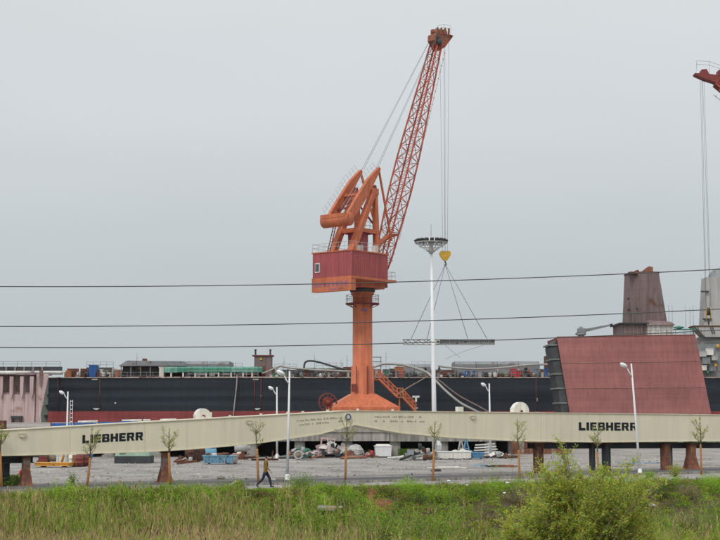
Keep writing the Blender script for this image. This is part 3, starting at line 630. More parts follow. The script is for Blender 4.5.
g = MB().prism([(-.5, 0), (.5, 0), (.2, .4), (-.1, .3)], (cx.x - 1.9, fd + 1, zt + .16), (1, 0, 0), (0, 0, 1), (0, 1.2, 0)); part('exhaust_stub', g, m_rustm, T)
for px, py in ((630.3, 309), (637, 308.5), (629.8, 298)):
    c = P(px, py, fd); part('vent_hole', MB().lathe([(0, -.03), (.17, -.03), (.17, .25), (0, .25)], (c.x, fd + .02 + (1.2 if px < 633 else 0), c.z), 10, 'Y'), m_dkgrey, T)
c0, c1 = P(632, 322, fd), P(634.5, 312, fd); part('ladder', MB().beam((c0.x, fd + .3, zb), (c0.x, fd + .5, c1.z), .06).beam((c1.x, fd + .3, zb), (c1.x, fd + .5, c1.z), .06), m_dkgrey, T)
# house below the funnel
hd = HD + 2; a, b_ = P(622.5, 340, hd), P(673, 324, hd)
T = thing('deckhouse', ((a.x + b_.x) / 2, hd + 4, DZ + .05), 'two toned deckhouse with brown eaves below the tall funnel', 'deckhouse')
mid = P(647, 330, hd).x
part('wall', MB().box(a.x, mid, hd, hd + 8, DZ + .05, b_.z), m_brown, T); part('wall', MB().box(mid + .01, b_.x, hd - .3, hd + 8, DZ + .05, b_.z - .2), m_offw, T)
part('eaves', MB().box(a.x - .5, mid + .2, hd - .6, hd + 8, b_.z, b_.z + .2), m_dkgrey, T); part('eaves', MB().hexa([Vector(q) for q in ((mid - .2, hd - .7, b_.z - .19), (b_.x + .2, hd - .7, b_.z - .19), (b_.x + .2, hd + 8, b_.z - .19), (mid - .2, hd + 8, b_.z - .19), (mid + .3, hd, b_.z + .6), (b_.x - .3, hd, b_.z + .35), (b_.x - .3, hd + 8, b_.z + .35), (mid + .3, hd + 8, b_.z + .6))]), m_brown, T)
me = MB().box(-.06, .06, -.08, 0, 0, b_.z - DZ - .3).mesh('stiffener', m_pinkd)
for i in range(6): sharemesh('stiffener', me, (a.x - T.location.x + .4 + i * .66, -4, 0), T)
me2 = MB().box(-.06, .06, -.08, 0, 0, b_.z - DZ - .4).mesh('stiffener', m_lgrey)
for i in range(5): sharemesh('stiffener', me2, (mid - T.location.x + .5 + i * .8, -4.3, 0), T)
part('railing', MB().rail([(a.x, hd - 1.0, P(640, 334.5, hd - 1).z - .4), (P(700, 334, hd).x, hd - 1.0, P(640, 334.5, hd - 1).z - .4)], 1.1, 1.3, .03), m_dkgrey, T)
for px, y0, lb in ((668.5, 305, 'tallest thin post right of the brown funnel'), (672, 305.5, 'thin post second right of the brown funnel'), (685.5, 305, 'thin post midway between funnel and grey bridge'), (693, 305, 'thin post just left of the grey bridge block'), (689.8, 307, 'short thin post between its two taller neighbours by the bridge')): antenna(px, y0, HD + 6, 3, lab=lb, grp='thin posts right of the funnel')
p = P(679, 327.5, HD + 2); solo('tarp_bundle', MB().lump((p.x, p.y, p.z), (.75, .5, .22), 12, .3, 77).box(p.x - 2.2, p.x + 2.6, p.y - .2, p.y + .9, p.z - .35, p.z - .22).box(p.x - 2.0, p.x - 1.9, p.y, p.y + .1, DZ + .05, p.z - .35).box(p.x + 2.2, p.x + 2.3, p.y, p.y + .1, DZ + .05, p.z - .35), m_green, 'green tarpaulin bundle on a rack right of the funnel house', 'tarpaulin')
# grey bridge block, running out of frame
gd = HD + 3; a, b_ = P(701.5, 330, gd), P(790, 277, gd)
T = thing('bridge_block', (a.x + 6, gd + 5, DZ + .05), 'light grey ship superstructure block cut by the right edge', 'superstructure')
zt = b_.z; zl = P(710, 327, gd).z
xx0, xx1 = P(704.0, 327, gd).x, P(706.5, 278, gd).x
part('front_wall', MB().hexa([Vector(q) for q in ((xx0, gd, zl), (b_.x, gd, zl), (b_.x, gd + 3.4, zl), (xx0, gd + 3.4, zl), (xx1, gd + .2, zt), (b_.x, gd + .2, zt), (b_.x, gd + 3.4, zt), (xx1, gd + 3.4, zt))]), m_lgrey, T)
for px0, px1, py in ((701, 709, 291.5), (703, 712, 319)): 
    q0, q1 = P(px0, py, gd - .2), P(px1, py, gd - .2); part('wall_rail', MB().box(q0.x, q1.x, gd - .25, gd - .02, q0.z - .12, q0.z + .12), m_dkgrey, T)
g = MB().lathe([(2.0, 0), (1.85, .8), (1.4, 1.45), (.7, 1.85), (0, 2.0)], (P(724, 278, gd).x, gd + 2.2, zt - .3), 18); part('dome', g, m_grey, T)
x0, x1 = P(693, 330, gd).x, b_.x
part('wing', MB().prism([(x0, zl - .02), (x1, zl - .02), (x1, zl - 1.5), (x0 + 1.7, zl - 1.6), (x0 + .7, zl - .6)], (0, gd - .9, 0), (1, 0, 0), (0, 0, 1), (0, 3.5, 0)), m_lgrey, T)
part('wing_rail', MB().box(x0 - .1, x1, gd - 1.0, gd + 2.7, zl, zl + .18), m_rustm, T)
me = MB().beam((0, 0, 0), (.35, 0, -1.0), .12).mesh('knee', m_dkgrey)
for px in (695.5, 697.6, 710.5, 712.6): sharemesh('knee', me, (P(px, 330, gd - 1).x - T.location.x, -5.98, zl - .1 - T.location.z), T)
part('lower_house', MB().box(P(701, 340, gd).x, x1, gd + .3, gd + 3, DZ + .05, zl - 1.5), m_lgrey, T)
part('belt', MB().box(P(698, 340, gd).x, x1, gd + .05, gd + .298, P(700, 339.5, gd).z, P(700, 338, gd).z), m_grey, T)
for i, (px, py, s_) in enumerate(((703, 354, .7), (709.5, 352, .8), (706, 361, .8), (714, 358, .6), (703, 368, .6), (712, 369, .6))):
    p = P(px, py, HD + 1.79 - .004 * i); solo('equipment_case', MB().cbox((p.x, p.y, p.z), (s_ * 1.5, .8, s_ * 1.2), R(7 * i - 18)).cbox((p.x, p.y, p.z + s_ * .63), (s_ * 1.6, .9, .07), R(7 * i - 18)).cbox((p.x + s_ * .3, p.y - .42, p.z), (.08, .08, s_ * 1.1), R(7 * i - 18)), (m_lgrey, m_offw, m_grey)[i % 3], 'pale boxy case in the stack below the grey bridge', 'case', 'pale cases stacked below the bridge')
p = P(709, 375, HD + 1.2); part('bag_rack', MB().box(p.x - 2, p.x + 3, HD + 2.2, HD + 2.9, DZ, P(709, 344, HD + 2).z), m_grey, T)
for px, py, mt, lb in ((717.8, 346.5, m_yellow, 'small yellow buoy above the pale cases'), (715.5, 365.5, m_yellow, 'small yellow buoy among the lower pale cases'), (707.5, 372.5, m_green, 'small green buoy below the pale cases')):
    p = P(px, py, HD + 1.92); solo('buoy', MB().lathe([(0, -.3), (.2, -.22), (.3, 0), (.2, .22), (.08, .3), (.06, .42), (0, .42)], (p.x, p.y, p.z), 10), mt, lb, 'buoy', 'small buoys below the bridge')
# grey deck crane with stowed boom
kd = HD + 2; a = P(582, 333, kd)
T = thing('deck_crane', (a.x, kd + 1, DZ + .05), 'small grey deck crane with its boom raised to the right', 'crane')
part('pedestal', MB().lathe([(.55, DZ + .05), (.5, a.z - .3), (.75, a.z - .28), (.75, a.z), (0, a.z)], (a.x, kd + 1, 0), 14), m_grey, T)
part('house', MB().box(a.x - .5, a.x + .7, kd + .4, kd + 1.6, a.z, a.z + .75).lathe([(.3, .74), (.3, 1.0), (0, 1.1)], (a.x + .0, kd + 1, a.z), 10), m_grey, T)
tp = P(612.5, 324.5, kd); part('boom', MB().beam((a.x + .2, kd + 1, a.z + .35), (tp.x, kd + 1, tp.z), .45, .5, w2=.22, h2=.25), m_grey, T)
part('boom_head', MB().lathe([(0, -.2), (.22, -.2), (.22, .2), (0, .2)], (tp.x, kd + 1, tp.z), 10, 'Y'), m_dkgrey, T)
q0 = P(576.5, 334, kd); part('jack', MB().beam((q0.x, kd + 1, q0.z), (a.x, kd + 1, a.z + .5), .2), m_dkgrey, T)

# ================================================================ CRANES
def crane(loc, phi, foot, tip, label, base_rot, hook_z, hook_rot=0.0, slim=1.0, spread=2.2):
    """slewing portal crane; local X = jib direction, heights relative to the rail level"""
    z0 = loc[2]
    T = thing('portal_crane', loc, label, 'crane', 'orange portal cranes', phi)
    def H(z): return z - PZ                 # photo heights were measured above the yard
    def fixed(mb):                          # parts that do not slew: undo the slewing angle
        m = Matrix.Rotation(base_rot - phi, 3, 'Z'); mb.v = [tuple(m @ Vector(v)) for v in mb.v]; return mb
    Pt = lambda name, mb, mat, par=T: part(name, mb, mat, par, True)
    # --- portal base
    g = MB(); a, b_ = 1.45, 4.35
    g.hexa([Vector(q) for q in ((-b_, -3.2, H(4.75)), (b_, -3.2, H(4.75)), (b_, 3.2, H(4.75)), (-b_, 3.2, H(4.75)), (-a, -a, H(6.5)), (a, -a, H(6.5)), (a, a, H(6.5)), (-a, a, H(6.5)))])
    Pt('portal_base', fixed(g), m_orange)
    Pt('portal_girder', fixed(MB().box(-b_, b_, -3.2, 3.2, H(4.0), H(4.748))), m_orange)
    for sx in (-1, 1):
        for sy in (-1, 1):
            lg = Pt('portal_leg', fixed(MB().box(sx * 3.6 - .55, sx * 3.6 + .55, sy * 2.6 - .5, sy * 2.6 + .5, .75, H(3.998))), m_dkred)
            Pt('bogie', fixed(MB().box(sx * 3.6 - 1.1, sx * 3.6 + 1.1, sy * 2.6 - .3, sy * 2.6 + .3, .3, .748)), m_dkred, lg)
            for dx in (-.7, .7): Pt('wheel', fixed(MB().lathe([(0, -.12), (.3, -.12), (.3, .12), (0, .12)], (sx * 3.6 + dx, sy * 2.6, .31), 14, 'Y')), m_dkgrey, lg)
    Pt('column_foot', fixed(MB().lathe([(1.52, H(6.5)), (1.48, H(10.0)), (1.30, H(10.05))], (0, 0, 0), 8)), m_orange)
    Pt('column', MB().lathe([(1.27, H(9.9)), (1.27, H(14)), (1.26, H(14.02)), (1.26, H(19.0)), (1.5, H(19.25)), (1.5, H(19.5)), (1.3, H(19.6)), (1.3, H(20.2))], (0, 0, 0), 28), m_orange)
    Pt('slewing_ring', MB().lathe([(1.45, H(19.5)), (1.62, H(19.55)), (1.62, H(19.95)), (1.4, H(20.05))], (0, 0, 0), 28), m_dkgrey)
    Pt('column_door', fixed(MB().box(-1.62, -.9, -1.49, -1.38, H(6.7), H(7.7))), m_dkred)
    Pt('cable_duct', fixed(MB().box(.35, .5, -1.60, -1.46, H(4.8), H(10)).box(-1.05, -.95, -1.60, -1.46, H(6.6), H(10))), m_dkred)
    gal = Pt('gallery', MB().lathe([(1.2, H(17.95)), (2.2, H(17.95)), (2.2, H(18.08)), (1.2, H(18.08))], (0, 0, 0), 24), m_dkred)
    pts = [(2.12 * math.cos(a_), 2.12 * math.sin(a_), H(18.08)) for a_ in np.linspace(0, 2 * math.pi, 17)]
    Pt('gallery_railing', MB().rail(pts, 1.05, .9, .025), m_dkred, gal)
    for i in range(8):
        a_ = i * math.pi / 4; Pt('gallery_bracket', MB().beam((1.2 * math.cos(a_), 1.2 * math.sin(a_), H(17.5)), (2.1 * math.cos(a_), 2.1 * math.sin(a_), H(17.93)), .08), m_dkred, gal)
    Pt('number_plate', fixed(MB().cbox((.0, -1.275, H(17.15)), (.72, .02, .34))), M('faded blue lettering', (.25, .13, .25), .6, .3, 6))
    # --- stair on the right and cable reel on the left, outside the base
    stg = MB(); P0, P1, P2 = Vector((1.9, -1.7, H(8.3))), Vector((4.25, -3.5, H(6.05))), Vector((6.3, -3.5, H(4.1)))
    P1a = Vector((4.2, -1.7, H(6.05)))
    for q0, q1 in ((P0, P1a), (Vector((4.9, -1.7, H(6.05))), Vector((6.6, -1.7, H(4.2))))):
        for sy in (-.4, .4): stg.beam(q0 + Vector((0, sy, 0)), q1 + Vector((0, sy, 0)), .1, .24)
        k_ = 9
        for i in range(k_): c = q0.lerp(q1, (i + .5) / k_); stg.cbox(c, (.26, .7, .05))
        for sy in (-.4, .4):
            for h_ in (.55, 1.05): stg.beam(q0 + Vector((0, sy, h_)), q1 + Vector((0, sy, h_)), .07)
            for i in range(5): c = q0.lerp(q1, i / 4) + Vector((0, sy, 0)); stg.beam(c, c + Vector((0, 0, 1.05)), .07)
    stg.box(1.2, 1.95, -2.1, -1.3, H(8.2), H(8.3)).box(4.15, 4.95, -2.1, -1.3, H(5.95), H(6.05)).rail([(1.3, -2.1, H(8.3)), (1.95, -2.1, H(8.3))], 1.1, .6, .05).rail([(4.15, -2.1, H(6.05)), (4.95, -2.1, H(6.05))], 1.1, .5, .05)
    stg.beam((4.5, -1.7, 1.3), (4.5, -1.7, H(5.95)), .16).beam((6.3, -1.7, H(4.2)), (6.3, -1.7, .02), .14)
    Pt('stair', fixed(stg), m_orange)
    rc = Vector((-4.75, -2.2, H(5.35))); g = MB()
    for yy in (-.22, .22):
        g.ring(rc + Vector((0, yy, 0)), 1.12, .07, 26); g.ring(rc + Vector((0, yy, 0)), .62, .05, 20)
        for i in range(12): a_ = i * math.pi / 6; g.beam(rc + Vector((.2 * math.cos(a_), yy, .2 * math.sin(a_))), rc + Vector((1.12 * math.cos(a_), yy, 1.12 * math.sin(a_))), .06)
    for i in range(16): a_ = i * math.pi / 8; g.tube(rc + Vector((1.12 * math.cos(a_), -.3, 1.12 * math.sin(a_))), rc + Vector((1.12 * math.cos(a_), .3, 1.12 * math.sin(a_))), .06, n=5)
    g.lathe([(0, -.35), (.3, -.35), (.3, .35), (0, .35)], rc, 14, 'Y')
    rl = Pt('cable_reel', fixed(g), m_dkred)
    Pt('reel_bracket', fixed(MB().beam(rc + Vector((0, .3, 0)), (-4.0, -1.5, H(4.4)), .25).beam(rc + Vector((0, .25, 0)), (rc.x, rc.y + .25, .02), .14)), m_dkred, rl)
    Pt('cable_coil', fixed(MB().ring(rc, .42, .16, 20)), m_jib, rl)
    # --- slewing platform, house
    hx0, hx1, hw = -6.0, 1.2, 3.25
    Pt('under_frame', MB().box(-2.2, 2.6, -1.6, 1.6, H(20.0), H(20.75)), m_orange)
    Pt('slewing_deck', MB().box(hx0 - .05, hx1 + 1.6, -hw - .12, hw + .12, H(20.752), H(21.05)), m_orange)
    cwb = Pt('counterweight_box', MB().box(hx0 - .1, hx0 + .75, -hw - .05, hw + .05, H(19.25), H(20.75)), m_orange)
    rr = random.Random(5); mlet = bpy.data.materials.get('faded sign lettering') or M('faded sign lettering', (.30, .16, .28), .6, .3, 5)
    g = MB()
    for row, (zc, hs, nn, w0) in enumerate(((H(20.15), .52, 8, .62), (H(19.52), .22, 6, .3))):   # worn, unreadable characters built of strokes
        for i in range(nn):
            yc = (2.6 - i * .72) if row == 0 else (.9 - i * .42) - .6
            for s_ in range(4): g.box(hx0 - .125, hx0 - .102, yc - w0 * rr.uniform(.25, .45), yc + w0 * rr.uniform(.25, .45), zc - hs / 2 + s_ * hs / 3.3, zc - hs / 2 + s_ * hs / 3.3 + hs * .13)
            for s_ in range(2): q = yc + rr.uniform(-.3, .3) * w0; g.box(hx0 - .128, hx0 - .103, q - .045, q + .045, zc - hs / 2, zc + hs / 2)
    Pt('lettering', g, mlet, cwb)['kind'] = 'stuff'
    hz0, hz1 = H(21.05), H(24.2)
    def corr(p, q, z_a, z_b, nrm, pitch=.42, dep=.06):
        p, q = Vector(p), Vector(q); n_ = int((q - p).length / pitch); vs = []; 
        for i in range(n_ * 4 + 1):
            f_ = i / (n_ * 4); off = (0, 0, dep, dep)[i % 4]
            c = p.lerp(q, f_) + Vector(nrm) * off; vs += [(c.x, c.y, z_a), (c.x, c.y, z_b)]
        g = MB(); g._add(vs, [(2 * i, 2 * i + 2, 2 * i + 3, 2 * i + 1) for i in range(n_ * 4)]); return g
    hs = Pt('machine_house', MB().box(hx0 + .08, hx1 - .08, -hw + .08, hw - .08, hz0, hz1 - .01), m_house)
    for p, q, nn in (((hx0, -hw), (hx1, -hw), (0, -1, 0)), ((hx0, hw), (hx0, -hw), (-1, 0, 0)), ((hx1, -hw), (hx1, hw), (1, 0, 0)), ((hx1, hw), (hx0, hw), (0, 1, 0))):
        Pt('wall_cladding', corr((*p, 0), (*q, 0), hz0, hz1, nn), m_house, hs)
    Pt('roof', MB().box(hx0 - .12, hx1 + .12, -hw - .12, hw + .12, hz1, hz1 + .14), m_orange, hs)
    Pt('corner_trim', MB().box(hx0 - .1, hx0 + .06, -hw - .1, -hw + .06, hz0, hz1 - .01), m_house, hs)
    wn = Pt('window', MB().box(hx0 - .14, hx0 - .0, 2.0, 2.75, H(21.75), H(22.95)), m_white, hs)
    Pt('pane', MB().box(hx0 - .16, hx0 - .142, 2.08, 2.36, H(21.85), H(22.85)).box(hx0 - .16, hx0 - .142, 2.42, 2.67, H(21.85), H(22.85)), m_glass, wn)
    e = hx0 - .02; Pt('roof_railing', MB().rail([(hx1, hw, hz1 + .14), (e, hw, hz1 + .14), (e, -hw, hz1 + .14), (hx1, -hw, hz1 + .14)], 1.05, 1.1, .025), m_lgrey, hs)
    Pt('deck_railing', MB().rail([(hx1 + .2, -hw, H(21.05)), (hx1 + 1.5, -hw, H(21.05)), (hx1 + 1.5, -1.9, H(21.05))], 1.05, .8, .025), m_lgrey, hs)
    Pt('vent', MB().box(-3.6, -2.9, -2.6, -2.0, hz1 + .14, hz1 + .95), m_lgrey, hs); Pt('vent', MB().box(-.9, -.3, -2.9, -2.3, hz1 + .14, hz1 + 1.1), m_offw, hs)
    # --- A-frame
    ap = (0.35, H(32.6)); zb = H(24.34); zc = H(27.3)
    for sy in (-1.55, 1.55):
        Pt('a_frame_leg', MB().beam((ap[0], sy, ap[1]), (-4.1, sy, zb), .6, .75, (0, 1, 0), .7, .95), m_orange)
        Pt('a_frame_leg', MB().beam((ap[0] + .3, sy, ap[1] - .1), (1.0, sy, zb), .55, .55, (0, 1, 0), .6, .7), m_orange)
        Pt('a_frame_tie', MB().beam((-2.45, sy, zc), (.7, sy, zc), .5, .5), m_orange)
        Pt('a_frame_cap', MB().box(ap[0] - .55, ap[0] + .65, sy - .38, sy + .38, ap[1] - .5, ap[1] + .35), m_orange)
    Pt('a_frame_tie', MB().beam((-2.5, -1.9, zc), (-2.5, 1.9, zc), .5, .55), m_orange); Pt('a_frame_tie', MB().beam((.75, -1.9, zc), (.75, 1.9, zc), .4, .5), m_orange)
    Pt('a_frame_tie', MB().beam((ap[0], -1.3, ap[1] - .2), (ap[0], 1.3, ap[1] - .2), .35, .35), m_orange)
    for s_ in (-1, 1): Pt('a_frame_brace', MB().beam((.85, -1.5 * s_, H(28)), (.5, 1.5 * s_, H(31.6)), .2), m_dkred)
    Pt('platform', MB().box(-2.7, 1.0, -1.2, 1.2, zc - .1, zc + .02), m_dkgrey)
    Pt('platform_railing', MB().rail([(-2.7, -1.25, zc + .25), (.9, -1.25, zc + .25)], 1.0, .9, .03), m_dkred)
    Pt('winch_tower', MB().lathe([(1.32, zb - .05), (1.32, zc - .25), (1.2, zc - .12)], (-.9, 0, 0), 18), m_house)
    # counterweight lever
    ltop, lbot = Vector((1.5, 0, H(35.75))), Vector((-4.7, 0, H(28.6)))
    dl = (ltop - lbot).normalized(); nl_ = Vector((-dl.z, 0, dl.x)); Ln = (ltop - lbot).length
    prof = [(0, -.62), (Ln * .35, -.72), (Ln * .62, -.62), (Ln * .95, -.22), (Ln, -.18), (Ln, .22), (Ln * .72, .66), (Ln * .3, .66), (0, .55)]
    for sy in (-1.55, 1.55):
        lv = Pt('lever_beam', MB().prism(prof, lbot + Vector((0, sy - .24, 0)), dl, nl_, (0, .48, 0)), m_orange)
        pts = [lbot + dl * (Ln * f_) + nl_ * (.66 if f_ < .75 else .62 - (f_ - .75) * 1.6) + Vector((0, sy + (.2 if sy > 0 else .2), 0)) for f_ in (.02, .3, .72, .98)]
        g = MB()
        for i in range(13):
            f_ = .02 + i * .08; q = lbot + dl * (Ln * f_) + nl_ * (.62 if f_ < .72 else .62 - (f_ - .72) * 1.5) + Vector((0, sy + .2, 0)); g.tube(q, q + nl_ * .95, .02, n=4)
        for o_ in (.95, .5): g.path([q + nl_ * o_ for q in pts], .018, 4)
        Pt('lever_railing', g, m_lgrey, lv)
        Pt('pivot', MB().lathe([(0, -.36), (.3, -.36), (.3, .36), (0, .36)], (.3, sy, H(33.1)), 14, 'Y'), m_dkred, lv)
        Pt('pull_rod', MB().beam((1.45, sy, H(35.6)), (foot[0] + 1.3, sy * .62, H(26.6)), .2, .26), m_orange)
    Pt('lever_tie', MB().beam((-1.9, -1.4, H(32.0)), (-1.9, 1.4, H(32.0)), .55, .3), m_orange); Pt('lever_tie', MB().beam((-3.4, -1.4, H(30.1)), (-3.4, 1.4, H(30.1)), .25, .25), m_dkred)
    for s_ in (-1, 1): Pt('lever_brace', MB().beam((-3.3, 1.3 * s_, H(30.1)), (-2.0, -1.3 * s_, H(31.8)), .16), m_dkred)
    Pt('counterweight', MB().lathe([(0, -2.25), (.72, -2.25), (.84, -2.15), (.84, 2.15), (.72, 2.25), (0, 2.25)], (-5.05, 0, H(28.35)), 24, 'Y').box(-5.9, -4.6, -2.1, 2.1, H(28.6), H(29.1)), m_orange)
    g = MB()   # ladder from the house to the counterweight
    for sy in (.7, 1.1): g.beam((-5.6, sy, zb), (-4.4, sy, H(27.9)), .09)
    for i in range(9): c = Vector((-5.6, .9, zb)).lerp(Vector((-4.4, .9, H(27.9))), i / 8); g.tube(c - Vector((0, .2, 0)), c + Vector((0, .2, 0)), .03, n=4)
    Pt('ladder', g, m_dkred)
    # --- jib
    A, B = Vector((foot[0], 0, foot[1])), Vector((tip[0], 0, tip[1])); J = (B - A).normalized(); N = Vector((-J.z, 0, J.x)); LJ = (B - A).length
    def sec(f_):
        w_ = np.interp(f_, [0, .06, .34, .5, 1], [1.4, 1.8, 2.45, 2.4, 1.3]) / 2; d_ = np.interp(f_, [0, .06, .34, .5, 1], [.8, 1.2, 1.75, 1.7, .9]) / 2
        c = A + J * (LJ * f_); return [c + Vector((0, sy * w_, 0)) + N * (sn * d_) for sy, sn in ((-1, -1), (1, -1), (1, 1), (-1, 1))]
    NB = 17; fr = [i / NB for i in range(NB + 1)]; S = [sec(f_) for f_ in fr]
    for c in range(4): Pt('jib_chord', MB().path([s_[c] for s_ in S], .125, 7), m_jib)
    g = MB()
    for i in range(NB + 1):
        for c in range(4): g.tube(S[i][c], S[i][(c + 1) % 4], .045, n=5, caps=False)
        if i < NB:
            for c in range(4):
                a_, b__ = (c, (c + 1) % 4) if i % 2 else ((c + 1) % 4, c); g.tube(S[i][a_], S[i + 1][b__], .05, n=5, caps=False)
                mid_ = (S[i][c] + S[i][(c + 1) % 4] + S[i + 1][c] + S[i + 1][(c + 1) % 4]) / 4
                g.tube(S[i][b__], mid_, .035, n=4, caps=False); g.tube(S[i + 1][a_], mid_, .03, n=4, caps=False)
    Pt('jib_lattice', g, m_jib)
    g = MB(); g.beam(S[0][0], (foot[0] - 1.2, -.7, H(21.2)), .3); g.beam(S[0][1], (foot[0] - 1.2, .7, H(21.2)), .3)
    g.box(hx1 + .2, foot[0] + .3, -1.1, 1.1, H(20.3), H(21.4)); Pt('jib_foot', g, m_dkred)
    g = MB()   # walkway ladder with hoops along the underside chord
    for i in range(2, 34): q = A + J * (LJ * i / 34) + N * (-1.05 * (1 if i > 8 else .7)) + Vector((0, -.9, 0)); g.beam(q - N * .25, q + N * .05, .05); 
    g.path([A + J * (LJ * f_) - N * 1.2 + Vector((0, -.9, 0)) for f_ in (.15, .5, .98)], .03, 4); Pt('jib_ladder', g, m_jib)
    # curved rack arm at the foot of the jib
    pts = [Vector((foot[0] - 1.6, -.5, H(25.0))), Vector((foot[0] - .2, -.5, H(26.4))), Vector((foot[0] + 1.4, -.5, H(27.3))), Vector((foot[0] + 3.0, -.5, H(27.6)))]
    Pt('rack_arm', MB().path(pts, [.3, .34, .3, .2], 6), m_orange)
    # head
    hdv = Vector((2.0, 0, 2.0 * .42)); h0 = B - J * .2
    hd_ = Pt('jib_head', MB().prism([(-1.15, -.3), (.2, -1.5), (.9, -1.0), (2.9, 1.0), (2.75, 1.25), (1.8, 1.0), (.2, 1.25), (-1.1, .5)] if slim == 1 else [(-1.9, -1.7), (-1.2, -1.9), (.6, -.55), (1.6, -.25), (2.9, .35), (2.95, .55), (2.2, .5), (2.1, 1.0), (1.5, 1.05), (1.2, .45), (.2, .3), (.0, .95), (-.5, .9), (-.75, .1), (-1.6, -1.0)], h0 + Vector((0, -.62, .6)), (1, 0, 0), (0, 0, 1), (0, 1.24, 0)), m_head if slim == 1 else m_dkred)
    if slim == 1: Pt('head_brace', MB().beam(h0 + Vector((1.0, -.7, -.3)), h0 + Vector((3.0, -.7, 1.75)), .12).beam(h0 + Vector((.3, -.7, 1.6)), h0 + Vector((3.0, -.7, 1.75)), .12), m_jib, hd_)
    for i, dx in enumerate((-.2, .7, 1.55) if slim == 1 else ()):
        for sy in (-.35, .35): Pt('sheave', MB().lathe([(0, -.1), (.5, -.1), (.42, 0), (.5, .1), (0, .1)], h0 + Vector((dx, sy, 1.75 + .12 * i)), 14, 'Y'), m_head, hd_)
    for i, dx in enumerate((-.65, .25, 1.15, 2.0) if slim == 1 else ()): Pt('sheave_guard', MB().prism([(-.12, -.5), (.2, -.5), (.28, .35), (.12, .55), (-.05, .45)], h0 + Vector((dx, -.75, 1.75 + .14 * i)), (1, 0, 0), (0, 0, 1), (0, .12, 0)), m_head, hd_)
    Pt('head_box', MB().box(-.75, -.15, -.85, -.6, -.35, .35), m_dkgrey, hd_).location = h0 + Vector((0, 0, .55))
    Pt('sheave', MB().lathe([(0, -.12), (.5, -.12), (.4, 0), (.5, .12), (0, .12)], h0 + Vector((-.35, -.8, .15)), 16, 'Y'), m_dkgrey, hd_)
    rl_ = [h0 + Vector(q) for q in ((-1.2, -.8, .8), (-.6, -.8, 2.0), (.8, -.8, 2.5), (2.4, -.8, 2.6))]; g = MB()
    for o_ in (.0, .45): g.path([q + Vector((0, 0, o_)) for q in rl_], .02, 4)
    for q in rl_: g.tube(q - Vector((0, 0, .9)), q + Vector((0, 0, .45)), .02, n=4)
    Pt('head_railing', g, m_grey, hd_)
    # ropes
    for sy in (-1.4, -1.1, 1.1, 1.4): Pt('pendant_rope', MB().tube((1.5, sy, H(35.85)), h0 + Vector((-.8, sy * .4, .5)), .022, n=5), m_rope)
    hk = Vector((tip[0] + 1.75, 0, hook_z))
    for sx in (-.28, .28):
        for sy in (-.35, .35): Pt('hoist_rope', MB().tube(h0 + Vector((1.95 + sx * spread, sy, 1.6 * slim)), hk + Vector((sx, sy * .55, .35)), .018, n=5), m_rope)
    # hook block: heart shaped cheek plates, sheaves and hook
    hb = bpy.data.objects.new('hook_block', None); C.objects.link(hb); hb.parent = T; hb.location = hk; hb.rotation_euler = (0, 0, -phi + hook_rot)
    heart = [(0, -.85), (.35, -.62), (.72, -.12), (.82, .28), (.66, .55), (.34, .6), (0, .42), (-.34, .6), (-.66, .55), (-.82, .28), (-.72, -.12), (-.35, -.62)]
    for y_ in (-.3, .2): part('cheek_plate', MB().prism(heart, (0, y_, 0), (1, 0, 0), (0, 0, 1), (0, .1, 0)), m_yellow, hb, True)
    for sx in (-.36, .36): part('sheave', MB().lathe([(0, -.19), (.44, -.19), (.44, .19), (0, .19)], (sx, 0, .18), 16, 'Y'), m_dkgrey, hb, True)
    part('hook', MB().path([(0, 0, -.8), (0, 0, -1.05), (.12, 0, -1.15), (.15, 0, -1.3), (0, 0, -1.42), (-.16, 0, -1.32)], [.09, .09, .09, .09, .08, .05], 8), m_dkgrey, hb, True)
    return T, hk

CD = 180.0; PHI = R(50)
c0 = P(362.5, 414, CD)
crane_a, hk = crane((c0.x, CD, PZ), PHI, (3.5, 22.3 - PZ), (16.2, 55.7 - PZ), 'tall orange portal crane with raised lattice jib standing on the quay', R(8), 25.9 - PZ)
tp2 = P(692, 64, 170)
crane_b, hk2 = crane((tp2.x + 34.2, 170, PZ), R(180), (3.5, 22.3 - PZ), (31.2, tp2.z - 2.3 - PZ), 'second orange crane whose jib tip enters at the right edge', R(0), P(704, 313, 170).z - PZ, R(78), .55, .5)
# lifted steel beam hanging from the hook in four slings
hw_ = crane_a.matrix_basis @ Matrix.Identity(4)
hookw = Matrix.Translation(crane_a.location) @ Matrix.Rotation(PHI, 4, 'Z') @ hk
ld = hookw.y; a, b_ = P(402.8, 342, ld), P(494.8, 342, ld); zt, zb = P(450, 339.3, ld).z, P(450, 345, ld).z
T = thing('steel_girder', ((a.x + b_.x) / 2, ld, zb), 'long grey steel girder hanging level from the yellow hook', 'girder')
xm = P(434, 342, ld).x
part('web_plate', MB().box(xm + .3, b_.x, ld - .06, ld + .06, zb + .1, zt - .1), m_grey, T)
part('top_flange', MB().box(a.x, b_.x, ld - .3, ld + .3, zt - .098, zt), m_grey, T); part('bottom_flange', MB().box(a.x + .05, b_.x - .02, ld - .3, ld + .3, zb, zb + .098), m_lgrey, T)
me = MB().box(-.03, .03, -.26, -.062, 0, zt - zb - .2).mesh('stiffener', m_lgrey)
for i in range(6): sharemesh('stiffener', me, (xm + .8 + i * 1.35 - T.location.x, 0, .1), T)
g = MB(); n_ = 6
for i in range(n_):
    x0_, x1_ = a.x + (xm - a.x) * i / n_, a.x + (xm - a.x) * (i + 1) / n_; g.beam((x0_, ld, zb + .1), (x1_, ld, zt - .1) if i % 2 == 0 else (x1_, ld, zb + .1), .09); g.beam((x0_, ld, zt - .1), (x1_, ld, zb + .1), .09)
part('lattice_end', g, m_lgrey, T)
for px in (431, 438): c = P(px, 342, ld); part('ring_joint', MB().ring((c.x, ld - .32, c.z), .24, .07, 14), m_offw, T)
